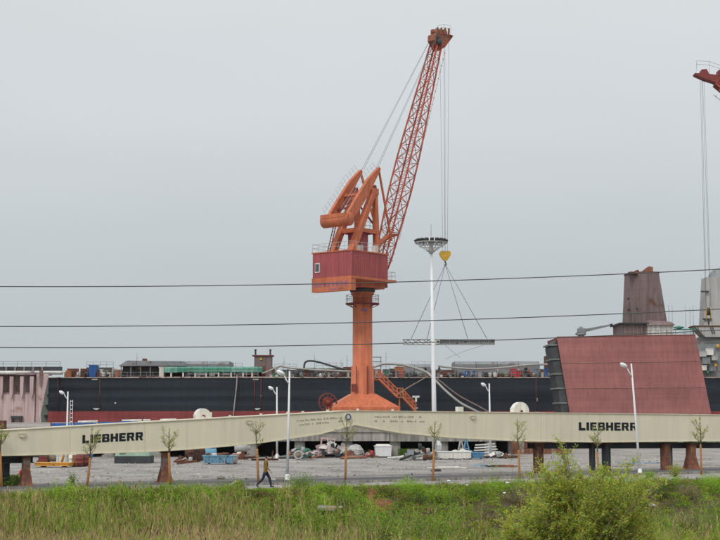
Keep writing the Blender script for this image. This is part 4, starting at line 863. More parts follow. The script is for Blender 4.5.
ht = hookw + Vector((0, 0, -1.3))
for i, (px, dy) in enumerate(((411, -.2), (427, .2), (468, .2), (487, -.2))):
    q = P(px, 339.5, ld); part('sling', MB().tube(ht, (q.x, ld + dy, zt + .02), .035, n=5), m_rope, T)
q0, q1, q2 = P(448, 346, ld), P(455, 352, ld), P(484, 345.5, ld)
part('tag_line', MB().path([(P(445, 345, ld).x, ld, zb), P(453, 352, ld), P(460, 357.5, ld)], .018, 4), m_rope, T); part('tag_line', MB().path([(q2.x, ld, zb), P(465, 351, ld), P(445, 359, ld)], .018, 4), m_rope, T)

# crane rails on the quay
for sy, nm in ((-2.6, 'near'), (2.6, 'far')):
    part('crane_rail', MB().box(QX0 + 1, QX1 - .5, CD + sy - .06, CD + sy + .06, PZ, PZ + .012), m_rustm, quay)

# ---------------------------------------------------------------- high mast floodlight
MD = 124.0; c = P(434.5, 414, MD); x = c.x
T = thing('high_mast_light', (x, MD, 0), 'very tall white floodlight mast with saucer shaped lamp crown', 'light mast')
zc = P(432, 243, MD).z
part('mast', MB().path([(x, MD, 0), (x - .05, MD, 6), (x - .22, MD, zc)], [.235, .20, .10], 14), m_white, T)
part('base_flange', MB().lathe([(.55, 0), (.55, .06), (.34, .1), (.34, .5), (.3, .55)], (x, MD, 0), 14), m_white, T)
cx = x - .22; Rr = 16.3 * MD / F
for q, r_ in ((zc + .02, Rr), (zc - .3, Rr * .72), (zc - .72, Rr * .25)): part('crown_ring', MB().ring((cx, MD, q), r_, .04, 28, 'Z'), m_lgrey, T)
for i in range(16):
    a_ = i * 2 * math.pi / 16; part('spoke', MB().beam((cx + .12 * math.cos(a_), MD + .12 * math.sin(a_), zc - .88), (cx + Rr * math.cos(a_), MD + Rr * math.sin(a_), zc), .035), m_lgrey, T)
fl = MB().cbox((0, 0, 0), (.22, .36, .26), 0, 0, R(35)).mesh('floodlight', m_dkgrey); fg = MB().cbox((.0, 0, -.12), (.19, .3, .02), 0, 0, R(35)).mesh('lens', m_lamp)
for i in range(18):
    a_ = (i + .5) * 2 * math.pi / 18; o = sharemesh('floodlight', fl, (cx - x + Rr * .95 * math.cos(a_), Rr * .95 * math.sin(a_), zc + .18), T, (0, 0, a_)); sharemesh('lens', fg, (-.07, 0, -.02), o)
part('dome', MB().lathe([(.55, 0), (.5, .2), (.3, .38), (0, .46)], (cx, MD, zc + .1), 16), m_white, T)
part('winch_head', MB().lathe([(.2, -.95), (.24, -.75), (.16, -.2), (.3, .1), (0, .1)], (cx, MD, zc), 12), m_lgrey, T)
part('lightning_rod', MB().tube((cx, MD, zc + .5), (cx, MD, zc + 1.7), .02, n=5), m_grey, T)

# ---------------------------------------------------------------- street lamps
def lamp(bx, by, htop, label, lean=(0, 0), side=-1, r0=.085, off=True):
    T = thing('street_lamp', (bx, by, 0), label, 'street lamp', 'white street lamps on the yard'); h = htop
    top = Vector((lean[0], 0, h)); Pp = lambda z: Vector((lean[0] * z / h, 0, z))
    part('pole', MB().path([Pp(0), Pp(h * .5), Pp(h)], [r0, r0 * .85, r0 * .55], 10), m_white, T, True)
    part('base_plate', MB().box(-.2, .2, -.2, .2, 0, .03).lathe([(.15, .03), (.13, .35), (.095, .4)], (0, 0, 0), 10), m_white, T, True)
    part('access_door', MB().box(-.04, .04, -r0 - .01, -r0 + .01, .7, 1.05), m_lgrey, T, True)
    e = Pp(h * .88); hd = Pp(h * .985) + Vector((side * .52, -.12, 0))
    part('arm', MB().path([e, e.lerp(hd, .4) + Vector((0, 0, .02)), hd + Vector((-side * .15, 0, -.04))], [.05, .045, .04], 8), m_white, T, True)
    g = MB().lathe([(0, -.27), (.10, -.24), (.18, -.10), (.19, .06), (.13, .2), (.06, .25), (0, .26)], (0, 0, 0), 12, 'X')
    hdm = part('lamp_head', g, m_white, T, True); hdm.location = hd; hdm.rotation_euler = (0, R(28 * -side), 0); hdm.scale = (1, 1, .72)
    g = MB().lathe([(0, -.20), (.15, -.14), (.17, .02), (.1, .2), (0, .24)], (0, 0, -.06), 12, 'X'); part('lens', g, m_lamp, hdm, True)
    return T
q = G(287.3, 481); lamp(q.x, q.y, 6.42, 'tall white street lamp at the bank edge right of the walking person', (.1, 0), -1)
q = G(640, 475); lamp(q.x, q.y, 7.15, 'tall white street lamp in front of the red hull block', (-.42, 0), -1)
for (px, py, yt, dx, lb) in ((277, 458.2, 387, -.05, 'white street lamp in the yard just left of the tall bank lamp'), (490.5, 458, 383.5, -.05, 'white street lamp in the yard right of the floodlight mast'), (66.5, 458, 391.5, 0, 'white street lamp in front of the ship near the pink block')):
    q = G(px, py); zt = P(px, yt, q.y).z; lamp(q.x, q.y, zt, lb, (dx, 0), -1, .10)
q = G(70.3, 462); zt = P(70, 400, q.y).z; g = MB()
for sx in (-.1, .1): g.tube((q.x + sx, q.y, 0), (q.x + sx, q.y, zt), .018, n=5)
for i in range(15): g.tube((q.x - .1, q.y, .3 + i * (zt - .4) / 14), (q.x + .1, q.y, .3 + i * (zt - .4) / 14), .03, n=4)
solo('ladder', g, m_white, 'thin white ladder standing beside the leftmost street lamp', 'ladder')

# ================================================================ CREAM GIRDERS ON STANDS
def gp(px, py, off=0.0):     # point on the girder's front face
    fx = (px - 360) / F; d = 86.5 / (1 - .55 * fx); return P(px, py, d)
GDIR = Vector((1, .55, 0)).normalized(); GN = Vector((.55, -1, 0)).normalized()     # along, and towards the camera
def girder(prof, label, thick=1.5):
    c = gp(prof[len(prof) // 2][0], 450); T = thing('box_girder', (c.x, c.y, 0), label, 'girder', 'cream box girders')
    for i in range(len(prof) - 1):
        (xa, ta, ba), (xb, tb, bb_) = prof[i], prof[i + 1]
        A0, A1, B0, B1 = gp(xa, ba), gp(xa, ta), gp(xb, bb_), gp(xb, tb); e = GDIR * .006
        A0, A1, B0, B1 = A0 + e, A1 + e, B0 - e, B1 - e; bk = -GN * thick
        part('girder_section', MB().hexa([A0, B0, B0 + bk, A0 + bk, A1, B1, B1 + bk, A1 + bk]), m_cream, T)
        lip = GN * .05; up = Vector((0, 0, .05))
        part('top_flange', MB().hexa([A1 + lip + up * .02, B1 + lip + up * .02, B1 + bk - lip + up * .02, A1 + bk - lip + up * .02, A1 + lip + up, B1 + lip + up, B1 + bk - lip + up, A1 + bk - lip + up]), m_creamd, T)
        part('bottom_flange', MB().hexa([A0 + lip - up, B0 + lip - up, B0 + bk - lip - up, A0 + bk - lip - up, A0 + lip - up * .02, B0 + lip - up * .02, B0 + bk - lip - up * .02, A0 + bk - lip - up * .02]), m_creamd, T)
    return T
GL = girder([(-45, 433.5, 458), (0, 431, 455.3), (70, 427, 453.6), (145, 422.6, 451.4), (187, 420.3, 449), (225, 418.2, 446), (260, 416.3, 442.5), (320, 413.0, 433.7), (346.6, 411.4, 426.3)], 'left cream box girder tapering towards the round emblem')
GR = girder([(347.2, 411.4, 426.0), (355, 411.2, 424.4), (400, 411.6, 432.5), (450, 412.3, 437.2), (520, 412.9, 440.6), (541, 413.1, 441.0), (600, 413.7, 441.8), (720, 415.2, 440.5), (760, 415.8, 440.3)], 'right cream box girder in front of the red hull block')
def face_rects(T, x0, y0, x1, y1, hpx, rects, mat, name, proud=.012, wtot=None):
    """flat marks on the girder face: baseline from pixel (x0,y0) to (x1,y1); rect units: x 0..wtot, y 0..1 of letter height"""
    a, b_ = gp(x0, y0), gp(x1, y1); ex = (b_ - a) / wtot; up = Vector((0, 0, (gp(x0, y0 - hpx) - a).z)); up2 = Vector((0, 0, (gp(x1, y1 - hpx * (gp(x0, y0).y / gp(x1, y1).y)) - b_).z))
    g = MB()
    for poly in rects:
        if len(poly) == 4 and not isinstance(poly[0], tuple): (u0, u1, v0, v1) = poly; poly = [(u0, v0), (u1, v0), (u1, v1), (u0, v1)]
        g.prism(poly, a + GN * .004, ex, up, GN * proud)
    return part(name, g, mat, T)
LET = {'L': (1.0, [(0, .38, 0, 1), (.38, 1.0, 0, .30)]), 'I': (.40, [(0, .40, 0, 1)]), 'E': (1.0, [(0, .38, 0, 1), (.38, .98, .76, 1), (.38, .9, .39, .61), (.38, 1.0, 0, .24)]),
       'B': (1.1, [(0, .38, 0, 1), (.38, .8, .79, 1), (.38, .8, .42, .60), (.38, .8, 0, .21), [(.74, 0), (.98, 0), (1.1, .1), (1.1, .42), (1.0, .52), (1.06, .6), (1.06, .9), (.94, 1), (.74, 1)]]),
       'H': (1.12, [(0, .38, 0, 1), (.74, 1.12, 0, 1), (.38, .74, .38, .62)]),
       'R': (1.15, [(0, .38, 0, 1), (.38, .8, .79, 1), (.38, .8, .40, .58), [(.74, .40), (.96, .40), (1.08, .5), (1.08, .9), (.96, 1), (.74, 1)], [(.55, .40), (.9, .40), (1.16, 0), (.76, 0)]])}
def word(T, txt, x0, y0, x1, y1, hpx):
    u = 0; gap = .17; W = sum(LET[ch][0] for ch in txt) + gap * (len(txt) - 1)
    for ch in txt:
        wd, rc = LET[ch]; out_ = []
        for r_ in rc: out_.append((r_[0] + u, r_[1] + u, r_[2], r_[3]) if not isinstance(r_[0], tuple) else [(x_ + u, y_) for x_, y_ in r_])
        face_rects(T, x0, y0, x1, y1, hpx, out_, m_black, 'letter', wtot=W); u += wd + gap
word(GL, 'LIEBHERR', 82.3, 443.3, 143, 440.0, 8.2); word(GR, 'LIEBHERR', 578.8, 430.4, 637.3, 430.7, 8.2)
m_worn = M('worn small print', (.40, .36, .27), .6, .2, 4)
rr = random.Random(3)
for T, x0, x1, ys_ in ((GL, 297, 342, ((421.3, 418.0), (425.6, 421.6))), (GR, 374.5, 425, ((417.2, 417.6), (421.6, 422.0)))):
    for (ya, yb) in ys_:      # faint rows of short printed dashes
        rects = []; u = 0
        while u < 60:
            wd = rr.choice((1.2, 2.0, 2.8, 2.4)); 
            if rr.random() > .22: rects.append((u, u + wd, 0, 1 if rr.random() > .4 else .6))
            u += wd + rr.choice((.7, .9, 1.8))
        face_rects(T, x0, ya, x1, yb, 1.5, rects, m_worn, 'print_row', wtot=61)['kind'] = 'stuff'
c = gp(347.6, 417.0) + GN * .06
def disc(T, name, c, r, t_, mat, n_=20, hole=0):
    g = MB(); pr = [(r * math.cos(2 * math.pi * i / n_), r * math.sin(2 * math.pi * i / n_)) for i in range(n_)]; g.prism(pr, c, GDIR, (0, 0, 1), GN * t_); return part(name, g, mat, T)
em = disc(GR, 'emblem', c - GN * .05, .235, .06, m_offw); disc(GR, 'emblem_ring', c + GN * .012, .205, .006, m_navy); disc(GR, 'emblem_centre', c + GN * .02, .12, .006, m_offw)
for T, px, py in ((GL, 22, 434.5), (GL, 249, 421.5), (GR, 472.5, 416.8)):     # half-round lifting lugs
    c = gp(px, py); g = MB(); pr = [(.2 * math.cos(a_), .2 * math.sin(a_) + .04) for a_ in np.linspace(math.pi, 2 * math.pi, 9)]; g.prism(pr, c + GN * .004, GDIR, (0, 0, 1), GN * .10); lug = part('lifting_lug', g, m_creamd, T)
    part('lug_bar', MB().beam(c - GDIR * .22 + GN * .1 + Vector((0, 0, .06)), c + GDIR * .22 + GN * .1 + Vector((0, 0, .06)), .05), m_creamd, lug)
for T, pxs in ((GL, (205, 232, 263, 290, 305, 330)), (GR, (360, 395))):
    for px in pxs:
        yt = np.interp(px, [0, 187, 346, 355, 520], [431, 420.3, 411.4, 411.2, 412.9]); c = gp(px, yt) - GN * .3; part('top_lug', MB().cbox(c + Vector((0, 0, .1)), (.14, .08, .12), math.atan(.55)), m_offw, T)
# big white sheave drums on the far side of the girders
for T, px, py, rpx in ((GL, 203.5, 416.5, 8.0), (GR, 521.5, 411.5, 9.3)):
    c = gp(px, py) - GN * 1.9; r_ = rpx * c.y / F; c = P(px, py, c.y)
    g = MB(); pr = [(r_ * math.cos(2 * math.pi * i / 28), r_ * math.sin(2 * math.pi * i / 28)) for i in range(28)]; g.prism(pr, c, GDIR, (0, 0, 1), -GN * .42); dr = part('sheave_drum', g, m_offw, T)
    disc(T, 'drum_hub', c, .10, .05, m_dkred, 12)
    part('drum_bracket', MB().beam(c - GN * .2, c - GN * .2 + Vector((0, 0, -1.2)), .2).beam(c - GN * .2 + Vector((0, 0, -.8)), c + GN * .42 + Vector((0, 0, -.8)), .2), m_creamd, T)
    part('drum_guard', MB().beam(c + GDIR * (r_ * (.95 if px < 300 else -.95)) + Vector((0, 0, -.3)) - GN * .2, c + GDIR * (r_ * (.95 if px < 300 else -.95)) + Vector((0, 0, .25)) - GN * .2, .3, .3), m_offw, T)
c = P(468, 408.5, 94); c = gp(464, 411) ; part('junction_box', MB().cbox(gp(464.5, 411) - GN * .6 + Vector((0, 0, .12)), (.42, .3, .3), math.atan(.55)), m_offw, GR)

# stands
def stand(px, ybase, yt, wd, mat, label, foot_=True, set_=0.5, grp='steel stands under the girders', base_w=None):
    """steel post with head plate and, for some, a flared plate foot; set_ = distance behind the girder's front face"""
    c = gp(px, 440) - GN * set_; fx = c.x; z1 = P(px, yt, c.y).z
    T = thing('girder_stand', (c.x, c.y, 0), label, 'stand', grp, math.atan(.55))
    part('post', MB().box(-wd / 2, wd / 2, -wd / 2, wd / 2, .04, z1 - .1).box(-wd / 2 - .03, -wd / 2 + .03, -wd / 2 - .05, wd / 2 + .05, .05, z1 - .11).box(wd / 2 - .03, wd / 2 + .03, -wd / 2 - .05, wd / 2 + .05, .05, z1 - .11), mat, T, True)
    part('head_plate', MB().box(-wd * .8, wd * .8, -wd * .8, wd * .8, z1 - .098, z1), m_rustm, T, True)
    if foot_:
        bw = base_w or wd * 2.4
        g = MB()
        for y_ in (-wd / 2 - .08, wd / 2 + .04): g.prism([(-bw / 2, .05), (bw / 2, .05), (bw / 2 - .05, .12), (wd / 2 + .02, .95), (-wd / 2 - .02, .95), (-bw / 2 + .05, .12)], (0, y_, 0), (1, 0, 0), (0, 0, 1), (0, .04, 0))
        g.box(-bw / 2, bw / 2, -bw / 2, bw / 2, 0, .05); part('flared_foot', g, m_rustr, T, True)
    else: part('base_plate', MB().box(-wd * .8, wd * .8, -wd * .8, wd * .8, 0, .04), m_rustm, T, True)
    return T
stand(5.5, 478, 458, .26, m_dkgrey, 'dark steel stand post, leftmost under the left girder', False, 1.2)
stand(12.8, 478, 458, .24, m_dkgrey, 'dark steel stand post, second from the left edge', False, 1.2)
stand(28.6, 487, 456, .30, m_rusto, 'rusty peeling stand with flared foot near the left edge', True, .4, base_w=.75)
stand(33.2, 487, 456, .14, m_rustm, 'slim rusty stand post touching the peeling stand at left', False, .9)
stand(168.5, 484, 451, .30, m_rusto, 'grey stand with tall flared foot below the left girder lettering', True, .5, base_w=.9)
stand(543.5, 472, 443, .42, m_rustm, 'dark rusty stand post beside the willow bush', False, .6)
stand(597.5, 470, 443, .22, m_dkgrey, 'thin dark stand post seen through the willow top', False, .6); stand(611.5, 470, 443, .36, m_dkgrey, 'thick dark stand post left of the front street lamp', False, .6)
stand(670.5, 471, 443, .40, m_rustr, 'orange rusty stand post left of the flared stand at right', False, .6); stand(679.5, 470, 443, .34, m_grey, 'blue grey stand post between two rusty ones', False, 1.2)
stand(694.5, 474, 443, .42, m_rustr, 'rusty stand with flared foot near the right edge', True, .4, base_w=1.15); stand(701, 472, 443, .16, m_dkgrey, 'slim dark stand post behind the right flared stand', False, 1.1)
for (xa, xb, ya, lab) in ((-12, 37, 457.2, 'dark steel carrier beam under the left girder end'), (538, 748, 443.3, 'long dark steel carrier beam under the right girder')):
    A0, B0 = gp(xa, ya) - GN * 1.0, gp(xb, ya - (2 if xa < 0 else 0)) - GN * 1.0; A0.z = gp(xa, ya).z; B0.z = gp(xb, ya - (1.0 if xa < 0 else .3)).z
    zt_ = .16; g = MB().beam(A0, B0, .9, .05).beam(A0 - Vector((0, 0, .35)), B0 - Vector((0, 0, .35)), .9, .05).beam(A0 - Vector((0, 0, .175)) + GN * .2, B0 - Vector((0, 0, .175)) + GN * .2, .04, .30).beam(A0 - Vector((0, 0, .175)) - GN * .2, B0 - Vector((0, 0, .175)) - GN * .2, .04, .30)
    solo('carrier_beam', g, m_dkgrey, lab, 'beam')

# ================================================================ POWER LINES
WD = 52.0
def wirez(px, py): return P(px, py, WD)
lines = [[(-40, 286.6), (0, 286.2), (180, 285.9), (320, 284.2), (400, 281.8), (540, 277.2), (720, 269.2), (780, 266)],
         [(-40, 326.5), (0, 326.1), (180, 325.6), (300, 323.6), (400, 321.6), (540, 317.0), (720, 309.0), (780, 305.8)],
         [(-40, 347.3), (0, 347.3), (180, 347.3), (290, 346), (400, 343), (540, 338.3), (720, 330), (780, 326.8)]]
polesx = (-46.0, 46.0); ends = []
for i, ln in enumerate(lines):
    xs_ = np.array([p[0] for p in ln]); ys_ = np.array([p[1] for p in ln]); co_ = np.polyfit(xs_, ys_, 2)     # a hanging curve
    pts = []
    for px in np.linspace(360 + polesx[0] * F / WD, 360 + polesx[1] * F / WD, 90): pts.append(P(px, float(np.polyval(co_, px)), WD + i * .3))
    solo('power_line', MB().path(pts, .019, 6), m_cable, ('topmost', 'middle', 'lowest')[i] + ' of three dark power lines crossing the sky', 'power line', 'power lines across the sky')
    ends.append((pts[0], pts[-1]))
for s_ in (0, 1):
    q = ends[0][s_]; zg = float(ground(q.x, WD)); zt = max(e[s_].z for e in ends) + .8
    T = thing('utility_pole', (q.x, WD + .5, zg), ('concrete utility pole left of the view', 'concrete utility pole right of the view')[s_] + ' carrying three lines', 'utility pole', 'concrete utility poles')
    part('pole', MB().tube((q.x, WD + .5, zg), (q.x, WD + .5, zt), .19, .11, 12), m_conc, T)
    for i in range(3): e = ends[i][s_]; part('insulator', MB().beam((q.x, WD + .5, e.z - .15), (e.x, e.y, e.z - .15), .08).lathe([(.04, -.15), (.08, -.1), (.05, -.06), (.08, -.02), (0, 0)], (e.x, e.y, e.z), 10), m_lgrey, T)

# ================================================================ YARD CLUTTER
YG = 'scrap lying on the yard'
def jbox(name, px, py, w_, d_, h_, mat, label, cat, rz=0, lid=None, ribs=0, skid=True, inset=0.0, group=None):
    q = G(px, py); T = thing(name, (q.x, q.y + d_ / 2, 0), label, cat, group, rz); i_ = inset
    part('body', MB().hexa([Vector(v) for v in ((-w_ / 2 + i_, -d_ / 2 + i_, .1), (w_ / 2 - i_, -d_ / 2 + i_, .1), (w_ / 2 - i_, d_ / 2 - i_, .1), (-w_ / 2 + i_, d_ / 2 - i_, .1), (-w_ / 2, -d_ / 2, h_), (w_ / 2, -d_ / 2, h_), (w_ / 2, d_ / 2, h_), (-w_ / 2, d_ / 2, h_))]), mat, T, True)
    if skid:
        for sx in (-.3, .3): part('skid', MB().box(w_ * sx - .08, w_ * sx + .08, -d_ / 2 + .1, d_ / 2 - .1, 0, .099), m_dkgrey, T, True)
    part('rim', MB().box(-w_ / 2 - .04, w_ / 2 + .04, -d_ / 2 - .04, d_ / 2 + .04, h_ + .001, h_ + .08), lid or mat, T, True)
    if ribs:
        me = MB().box(-.04, .04, -.06, 0.02, .12, h_ - .02).mesh('rib', mat)
        for i in range(ribs): sharemesh('rib', me, (-w_ / 2 + .12 + (w_ - .24) * i / (ribs - 1), -d_ / 2 + i_ * .5, 0), T)
    return T
# pale green container half hidden by the girder
T = jbox('container', 132, 463.5, 2.7, 2.2, 2.35, m_pgreen, 'pale green metal container on dark skid below the left girder', 'container', ribs=0, skid=False)
c = T.location
part('plinth', MB().box(-1.4, 1.4, -1.16, 1.16, 0, .58), m_dkgrey, T, True)
g = MB(); rr = random.Random(9)
for r_ in range(3):
    for i in range(6): g.box(.35 - .2 * (r_ == 0) + i * .14, .35 - .2 * (r_ == 0) + i * .14 + .09, -1.112, -1.103, 1.55 - r_ * .22, 1.66 - r_ * .22)
g.box(-1.0, -.5, -1.112, -1.103, .72, .8); part('stencil_print', g, m_dkgrey, T, True)
# heap around px 40-90
def beamscrap(px, py, ln, sec_, rz, mat, label, z=0.0, ry=0, name='steel_beam', cat='beam', group=YG):
    q = G(px, py); ca = Vector((math.cos(rz) * math.cos(ry), math.sin(rz) * math.cos(ry), math.sin(ry))); c = Vector((q.x, q.y, sec_ / 2 + z)); g = MB()
    a_, b__ = c - ca * ln / 2, c + ca * ln / 2; u = Vector((0, 0, 1))
    for s_ in (-1, 1): g.beam(a_ + u * s_ * sec_ * .44, b__ + u * s_ * sec_ * .44, sec_ * .8, sec_ * .12)
    g.beam(a_, b__, sec_ * .14, sec_ * .78)
    mn = min(v[2] for v in g.v)
    if ry: g.v = [(v[0], v[1], v[2] - mn) for v in g.v]
    return solo(name, g, mat, label, cat, group)
m_ora = M('orange paint', (.62, .30, .05), .6, .2, 2, rust=.15)
jbox('flat_tray', 52.5, 467.5, 2.6, 1.1, .28, m_ora, 'low orange tray on the gravel below the left girder', 'tray', R(-4))
jbox('crate', 43, 464, .75, .6, .5, m_dkred, 'small maroon crate left of the orange tray', 'crate')
q = G(54, 464)
T = thing('cable_reel', (q.x, q.y, 0), 'dark brown wooden cable reel behind the orange tray', 'cable reel')
for x_ in (-.42, .38): part('flange', MB().lathe([(0, x_), (.52, x_), (.52, x_ + .06), (0, x_ + .06)], (0, 0, .52), 18, 'X'), m_rustm, T, True)
part('barrel', MB().lathe([(.3, -.36), (.34, 0), (.3, .38)], (0, 0, .52), 16, 'X'), m_wood, T, True)
for i, (px, py, mt, lb) in enumerate(((72.5, 466.5, m_offw, 'cream'), (76, 466.8, m_rustr, 'rusty red'), (79.3, 466.8, m_dkred, 'maroon'), (82.3, 466.5, m_rustm, 'brown'), (85.3, 466, m_dkred, 'dark maroon'))):
    q = G(px, py); solo('oil_drum', MB().lathe([(0, 0), (.29, 0), (.29, .28), (.31, .3), (.29, .32), (.29, .58), (.31, .6), (.29, .62), (.29, .87), (.26, .88), (0, .87)], (q.x, q.y, 0), 16), mt, lb + ' oil drum in the row under the left girder', 'drum', 'oil drums under the left girder')
q = G(76, 462.5); solo('tarp_heap', MB().lump((q.x, q.y, .55), (1.3, .8, .62), 16, .2, 4), m_blue, 'blue tarpaulin heap behind the row of oil drums', 'tarpaulin')
q = G(65, 465.5); solo('hydraulic_hose', MB().path([(q.x - .3, q.y, .1), (q.x - .1, q.y, .9), (q.x + .4, q.y + .1, 1.2), (q.x + .9, q.y, .6), (q.x + 1.2, q.y, .1)], .09, 8), m_ora, 'orange bent pipe beside the blue tarpaulin heap', 'pipe')
jbox('pump_unit', 61.5, 465.5, .8, .7, .75, m_offw, 'small cream pump box between cable reel and drums', 'pump', ribs=3)
# round rusty reel, machine, blue skip
q = G(195, 462); T = thing('cable_drum', (q.x, q.y, 0), 'upright rusty brown disc reel below the left girder', 'reel', rz=R(25))
for y_ in (-.35, .29): part('flange', MB().lathe([(0, y_), (.78, y_), (.78, y_ + .06), (0, y_ + .06)], (0, 0, .78), 22, 'Y'), m_rustm, T, True)
part('core', MB().lathe([(.35, -.29), (.35, .29)], (0, 0, .78), 16, 'Y'), m_rustr, T, True)
for i in range(8):
    a_ = i * math.pi / 4; part('spoke', MB().beam((.12 * math.cos(a_), -.37, .78 + .12 * math.sin(a_)), (.72 * math.cos(a_), -.37, .78 + .72 * math.sin(a_)), .05), m_dkgrey, T, True)
q = G(208, 460); T = thing('compressor', (q.x, q.y, 0), 'blue grey compressor behind the light blue skip', 'compressor')
part('tank', MB().lathe([(0, -.75), (.35, -.7), (.45, -.5), (.45, .5), (.35, .7), (0, .75)], (0, 0, .62), 16, 'X'), m_lblue, T, True); part('motor', MB().lathe([(0, -.3), (.26, -.3), (.26, .3), (0, .3)], (-.25, 0, 1.25), 12, 'X'), m_lgrey, T, True)
part('cover', MB().box(.1, .62, -.3, .3, 1.05, 1.6), m_lgrey, T, True)
for sx in (-.45, .45): part('foot', MB().box(sx - .06, sx + .06, -.35, .35, 0, .3), m_dkgrey, T, True)
T = jbox('skip', 217.5, 464.5, 2.35, 1.1, .62, m_lblue, 'faded light blue open skip beside the rusty reel', 'skip', R(3), ribs=5, inset=.14, lid=m_lblue)
for i, (dx, mt) in enumerate(((-.8, m_rustm), (-.35, m_offw), (.15, m_rustr), (.6, m_rustm))): part('scrap_load', MB().cbox((dx, 0, .78), (.3, .6, .16), R(20 * i), 0, R(15 * i - 20)), mt, T, True)
jbox('waste_bin', 231, 463.8, .95, .8, .6, m_lgrey, 'grey low bin right next to the light blue skip', 'bin', R(-6), inset=.05)
q = G(189, 461); beamscrap(187, 464.5, 1.6, .16, R(20), m_rustr, 'short red bar lying left of the light blue skip', ry=R(6))
jbox('white_bucket', 201, 459.5, .45, .4, .42, m_white, 'small white box between the rusty reel and compressor', 'box')
q = G(241, 459.5); T = thing('winch_stand', (q.x, q.y, 0), 'rusty machine with pale drum on a stalk near the pier', 'winch')
part('stalk', MB().beam((0, 0, 0), (.25, 0, .75), .28), m_rustm, T, True); part('drum', MB().lathe([(0, -.55), (.34, -.55), (.34, .5), (.2, .52), (.2, .8), (0, .8)], (0, 0, .98), 14, 'X'), m_lgrey, T, True); part('foot', MB().box(-.5, .6, -.4, .4, 0, .08), m_rustm, T, True)
jbox('toolbox', 236, 459, .7, .5, .35, m_terra, 'orange brown box at the foot of the rusty winch', 'box')
for i, (px, py, ln) in enumerate(((259, 460.6, 1.3), (269.5, 460.4, 1.5))): beamscrap(px, py, ln, .16, R(10 - 14 * i), m_rustm, ('left', 'right')[i] + ' of two rusty beams lying beyond the walking person')
beamscrap(272.5, 459.6, .7, .14, 0, m_rustm, 'short rusty post standing up from the beams behind the person', ry=R(86))
for i, (px, py, s_) in enumerate(((277, 457.6, .3), (252, 458.4, .28), (273, 481, .2), (236, 484.5, .25), (221, 479, .25), (92, 476.5, .15), (192, 475.7, .12), (330, 468, .15))):
    q = G(px, py); solo('stone', MB().lump((q.x, q.y, s_ * .35), (s_, s_ * .8, s_ * .5), 9, .2, 200 + i), m_stone, 'pale stone on the gravel yard', 'stone', 'loose stones on the yard')
# scrap heap A (px 288-315) and wrecked machine (317-343)
def heap(px0, px1, py, n_, mats, where, group, seed, hmax=.9):
    rr = random.Random(seed)
    for i in range(n_):
        px = rr.uniform(px0, px1); y = py + rr.uniform(-1.6, 1.0); mt = rr.choice(mats); kd = rr.choice(('beam', 'plate', 'pipe', 'beam', 'plate', 'pipe', 'lump', 'wheel', 'can')); q = G(px, y); z = rr.uniform(0, hmax) * (1 - abs((px - px0) / (px1 - px0) - .5) * 1.2)
        z = max(z, 0); g = MB()
        if kd == 'beam':
            beamscrap(px, y, rr.uniform(.5, 1.3), .11, rr.uniform(-.5, .5), mt, matname(mt) + ' steel beam scrap in heap ' + where, 0, rr.uniform(.05, .6), 'scrap_beam', 'scrap', group); continue
        if kd == 'plate': g.cbox((0, 0, .3), (rr.uniform(.25, .6), .05, rr.uniform(.2, .45)), rr.uniform(-.6, .6), rr.uniform(-.7, .7), rr.uniform(-.5, .5))
        elif kd == 'pipe': a_ = rr.uniform(-.5, .5); l_ = rr.uniform(.5, 1.2); g.tube((-l_ * math.cos(a_), 0, .12), (l_ * math.cos(a_), l_ * math.sin(a_), .12 + z * .7), .09, n=8)
        elif kd == 'lump': g.lump((0, 0, .2), (rr.uniform(.2, .4), .25, .2), 9, .45, seed * 31 + i)
        elif kd == 'wheel': g.lathe([(.1, -.09), (.2, -.09), (.24, 0), (.2, .09), (.1, .09)], (0, 0, .24), 14, 'Y')
        else: g.lathe([(0, 0), (.16, 0), (.16, .4), (.1, .46), (0, .46)], (0, 0, 0), 10)
        mn = min(v[2] for v in g.v); g.v = [(v[0] + q.x, v[1] + q.y, v[2] - mn + (z * .7 if kd in ('lump', 'can', 'plate') else 0)) for v in g.v]
        solo({'plate': 'scrap_plate', 'pipe': 'scrap_pipe', 'lump': 'scrap_lump', 'wheel': 'old_wheel', 'can': 'paint_can'}[kd], g, mt, matname(mt) + {'plate': ' steel plate', 'pipe': ' pipe', 'lump': ' crumpled bundle', 'wheel': ' wheel', 'can': ' can'}[kd] + ' in heap ' + where, 'scrap', group)
def matname(m): return {'rusty steel': 'rusty', 'reddish rust': 'reddish rusty', 'off white paint': 'white', 'light grey paint': 'light grey', 'grey steel': 'grey', 'dark grey steel': 'dark grey', 'red paint': 'red', 'green sheeting': 'green', 'faded light blue paint': 'light blue', 'weathered board': 'brown', 'pink shop primer': 'pinkish', 'peeling grey rust': 'peeling', 'blue paint': 'blue', 'orange paint': 'orange', 'pale green container paint': 'pale green', 'yellow hook paint': 'yellow', 'orange clay': 'terracotta', 'white paint': 'bright white', 'pale rubble': 'beige'}.get(m.name, 'worn')
heap(288, 317, 458.5, 60, [m_rustm, m_offw, m_lgrey, m_pink, m_green, m_lblue, m_rustr, m_wood, m_terra, m_dkgrey, m_stone, m_lgrey], 'left of the wrecked machine', 'scrap heap left of the wrecked machine', 3, .9)
q = G(298.5, 460); T = thing('valve_wheel', (q.x, q.y, 0), 'grey ring with tan centre in front of the scrap heap', 'wheel')
part('rim', MB().ring((0, 0, .42), .32, .10, 20), m_lgrey, T, True); part('hub', MB().lathe([(0, -.06), (.24, -.06), (.24, .06), (0, .06)], (0, 0, .42), 16, 'Y'), m_wood, T, True)
beamscrap(297, 462, 1.5, .1, R(3), m_offw, 'thin white bar on the ground before the grey ring')
q = G(330, 457.5); T = thing('wrecked_machine', (q.x, q.y, 0), 'wrecked pinkish rusty machine with broken cab on the yard', 'machine'); rr = random.Random(12)
